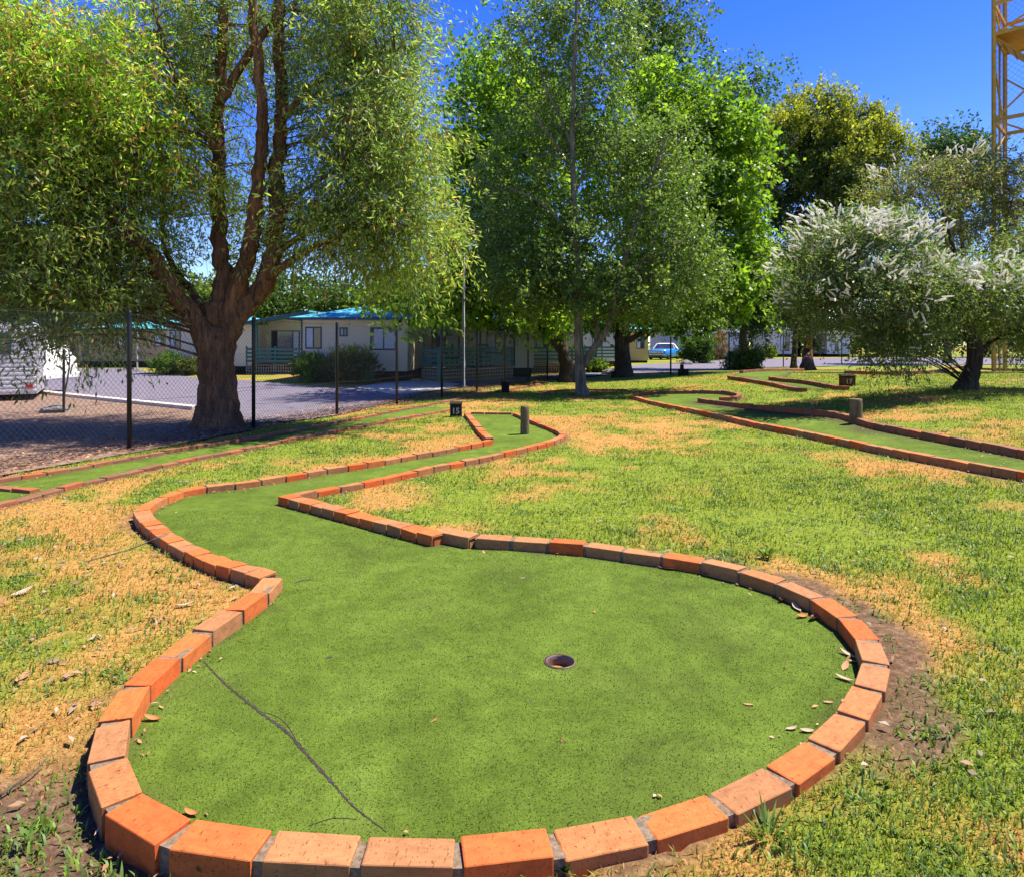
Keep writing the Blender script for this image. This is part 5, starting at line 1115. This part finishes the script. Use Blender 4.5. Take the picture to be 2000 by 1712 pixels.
for key, cnt, side in (('A_ROUND', 150, .09), ('A_LEFT', 200, .10), ('A_RIGHT', 90, .1), ('C_FAR', 700, .2), ('C_LOOP', 160, .1), ('B_FAR', 500, .18), ('B_NEAR', 200, .12)):
    P = W_[key]; i = rng.integers(0, len(P) - 1, cnt); f = rng.random(cnt); px_ = np.array([p.x for p in P]); py_ = np.array([p.y for p in P]); o1 = rng.normal(0, side, cnt); o1 = np.sign(o1) * np.maximum(np.abs(o1), .075); dx = px_[i + 1] - px_[i]; dy = py_[i + 1] - py_[i]; q = np.hypot(dx, dy)
    xs_.append(px_[i] + dx * f - dy / q * o1); ys_.append(py_[i] + dy * f + dx / q * o1)
x = np.concatenate(xs_); y = np.concatenate(ys_)
litter('edge_litter', 'tiny dry leaves and crumbs gathered along the brick edgings', x, y, np.full(len(x), .028), [(.40, .20, .10), (.30, .15, .08), (.48, .34, .22)], .014)

def dry_leaf_mesh(curl):
    n = 7; V = []; Fs = []
    for i in range(n):
        t = i / (n - 1); w = .17 * math.sin(math.pi * min(1, t * .93 + .04)) ** .8 + .006; zc = curl * (t - .5) ** 2 * 1.2
        V += [(t - .5, -w, zc + curl * .25), (t - .5, 0, zc), (t - .5, w, zc + curl * .3)]
    for i in range(n - 1):
        for j in range(2): Fs.append((i * 3 + j, i * 3 + j + 1, i * 3 + j + 4, i * 3 + j + 3))
    return V, Fs
LEAFM = []
for c, col in ((.35, (.42, .17, .06)), (.15, (.40, .22, .11)), (.5, (.26, .13, .07)), (.25, (.42, .31, .21))):
    V, Fs = dry_leaf_mesh(c); me = np_mesh('fallen_leaf', V, np.array(Fs), M['dry_leaf'], np.tile(np.array(col), (len(V), 1)), True); LEAFM.append(me)
def fallen(px, py, ln, kind, label, group, lift=.014):
    p = at(px, py, lift); o = link(bpy.data.objects.new('fallen_leaf', LEAFM[kind])); o.location = p; o.scale = (ln, ln, ln); o.rotation_euler = (random.uniform(-.2, .2), random.uniform(-.2, .2), random.uniform(0, 6.28)); tag(o, label, 'leaf', group)
g1 = 'dry leaves lying on the near green'
for w_, (px, py, ln, kd) in zip(('topmost brown', 'larger pale', 'orange', 'lowest brown'), ((1529,1172,.07,2),(1555,1187,.09,3),(1567,1203,.07,0),(1590,1207,.08,2))): fallen(px, py, ln, kd, w_ + ' curled leaf in the cluster against the upper right brick rim', g1)
for w_, (px, py, ln, kd) in zip(('topmost pale', 'middle tan', 'lowest pale', 'small tan'), ((1655,1277,.075,3),(1651,1300,.075,1),(1649,1325,.07,3),(1668,1291,.06,1))): fallen(px, py, ln, kd, w_ + ' leaf in the cluster beside the rightmost bricks of the green', g1)
for px, py, ln, kd, lb in ((1395,1121,.14,0,'long orange dry leaf leaning on the far brick rim'),(1301,1109,.10,1,'dry leaf at the foot of the far brick rim left of the long orange one'),(1462,1375,.04,1,'small dry leaf alone on the turf right of the cup'),(1618,1370,.035,1,'tiny pale leaf near the lower right bricks of the green'),
    (1154,1084,.07,1,'pinkish dry leaf near the middle of the far brick rim'),(1546,1422,.045,3,'small pale leaf left of a pair near the lower right bricks'),(1576,1426,.05,3,'small pale leaf right of a pair near the lower right bricks'),(297,1403,.065,0,'red brown curled leaf beside the left bricks of the green'),
    (373,1588,.05,0,'orange brown leaf on the turf at the lower left bricks'),(273,1447,.03,1,'small tan leaf beside the lower left curve of bricks'),(315,1380,.025,1,'tiny tan leaf above the red brown curled leaf'),(371,1308,.04,1,'small tan leaf at the start of the torn seam'),
    (849,1407,.032,0,'tiny orange leaf in the middle of the green'),(1099,1448,.025,2,'tiny brown leaf below the cup'),(1161,1195,.03,0,'tiny orange leaf on the turf beyond the cup'),(945,1078,.05,1,'small orange leaf near the offset brick'),(1022,1128,.03,3,'tiny pale leaf beyond the cup left of centre')): fallen(px, py, ln, kd, lb, g1)
g2 = 'dry leaves lying on the grass'
for px, py, ln, kd, lb in ((1836,1322,.085,0,'red brown leaf on the grass right of the green'),(1748,1598,.085,0,'broad orange leaf on the grass at lower right'),(45,1322,.11,1,'large crumpled tan leaf on the grass at the left edge'),(44,1156,.11,3,'pale curl of bark on the straw at the left edge'),(362,1181,.09,3,'pale leaf on the straw left of the brick neck'),(1712,1352,.09,1,'pinkish leaf against the outer right bricks'),(1247,1703,.045,3,'yellow leaf on the grass at the bottom edge'),(1720,1262,.07,1,'tan leaf outside the rightmost bricks')): fallen(px, py, ln, kd, lb, g2, .022)
def stick(px, r, label):
    P = smoothline([at(x, y, h) for x, y, h in px], 6); b = MB(); b.tube([p - P[0] for p in P], [r * (1 - .6 * i / (len(P) - 1)) * random.uniform(.85, 1.15) for i in range(len(P))], 6); o = b.build('fallen_stick', 'bark_grey', None, True); o.location = P[0]; tag(o, label, 'stick')
stick([(157,1101,.015),(190,1090,.02),(227,1079,.02),(270,1066,.03),(301,1052,.085),(332,1037,.092)], .006, 'thin grey stick lying over the brick neck onto the grass')
stick([(21,1126,.015),(50,1123,.02),(80,1121,.02)], .007, 'short grey stick on the dry grass at left')
stick([(0,1552,.01),(60,1510,.02),(95,1476,.03)], .004, 'thin green brown stem on the bare earth at lower left')

def weed(px, py, s, n, label, wide=.35):
    p = at(px, py, .03); a = rng.uniform(0, 2 * math.pi, n); sp_ = rng.uniform(.4, 1.6, n)
    V, Fq = leaf_arrays(np.stack([np.cos(a), np.sin(a), a * 0], 1) * rng.uniform(0, s * .25, (n, 1)), np.stack([np.cos(a) * sp_, np.sin(a) * sp_, np.ones(n)], 1), np.stack([np.cos(a) * .3, np.sin(a) * .3, np.ones(n)], 1), s * rng.uniform(.5, 1.2, n), s * wide * rng.uniform(.6, 1.2, n))
    o = link(bpy.data.objects.new('weed', np_mesh('weed', V, Fq, M['blade'], np.repeat(palette(n, [(.11, .20, .02), (.15, .24, .03), (.09, .16, .02)]), 4, 0)))); o.location = p; tag(o, label, 'weed', 'weeds beside the near bricks')
weed(1098, 1700, .05, 26, 'leafy green weed sprouting in front of the bottom bricks', .4); weed(1010, 1706, .07, 16, 'thin grassy weed at the bottom edge left of the leafy weed', .08)
weed(395, 1704, .03, 7, 'tiny two leaved seedling under the lower left bricks', .55); weed(55, 1632, .03, 8, 'small seedling on the bare earth at lower left', .5)
weed(1500, 1640, .10, 24, 'broad bladed grass clump right of the lower right bricks', .10); weed(1497, 1085, .07, 30, 'dark green weed just beyond the far brick rim', .3)
bpy.context.view_layer.update()
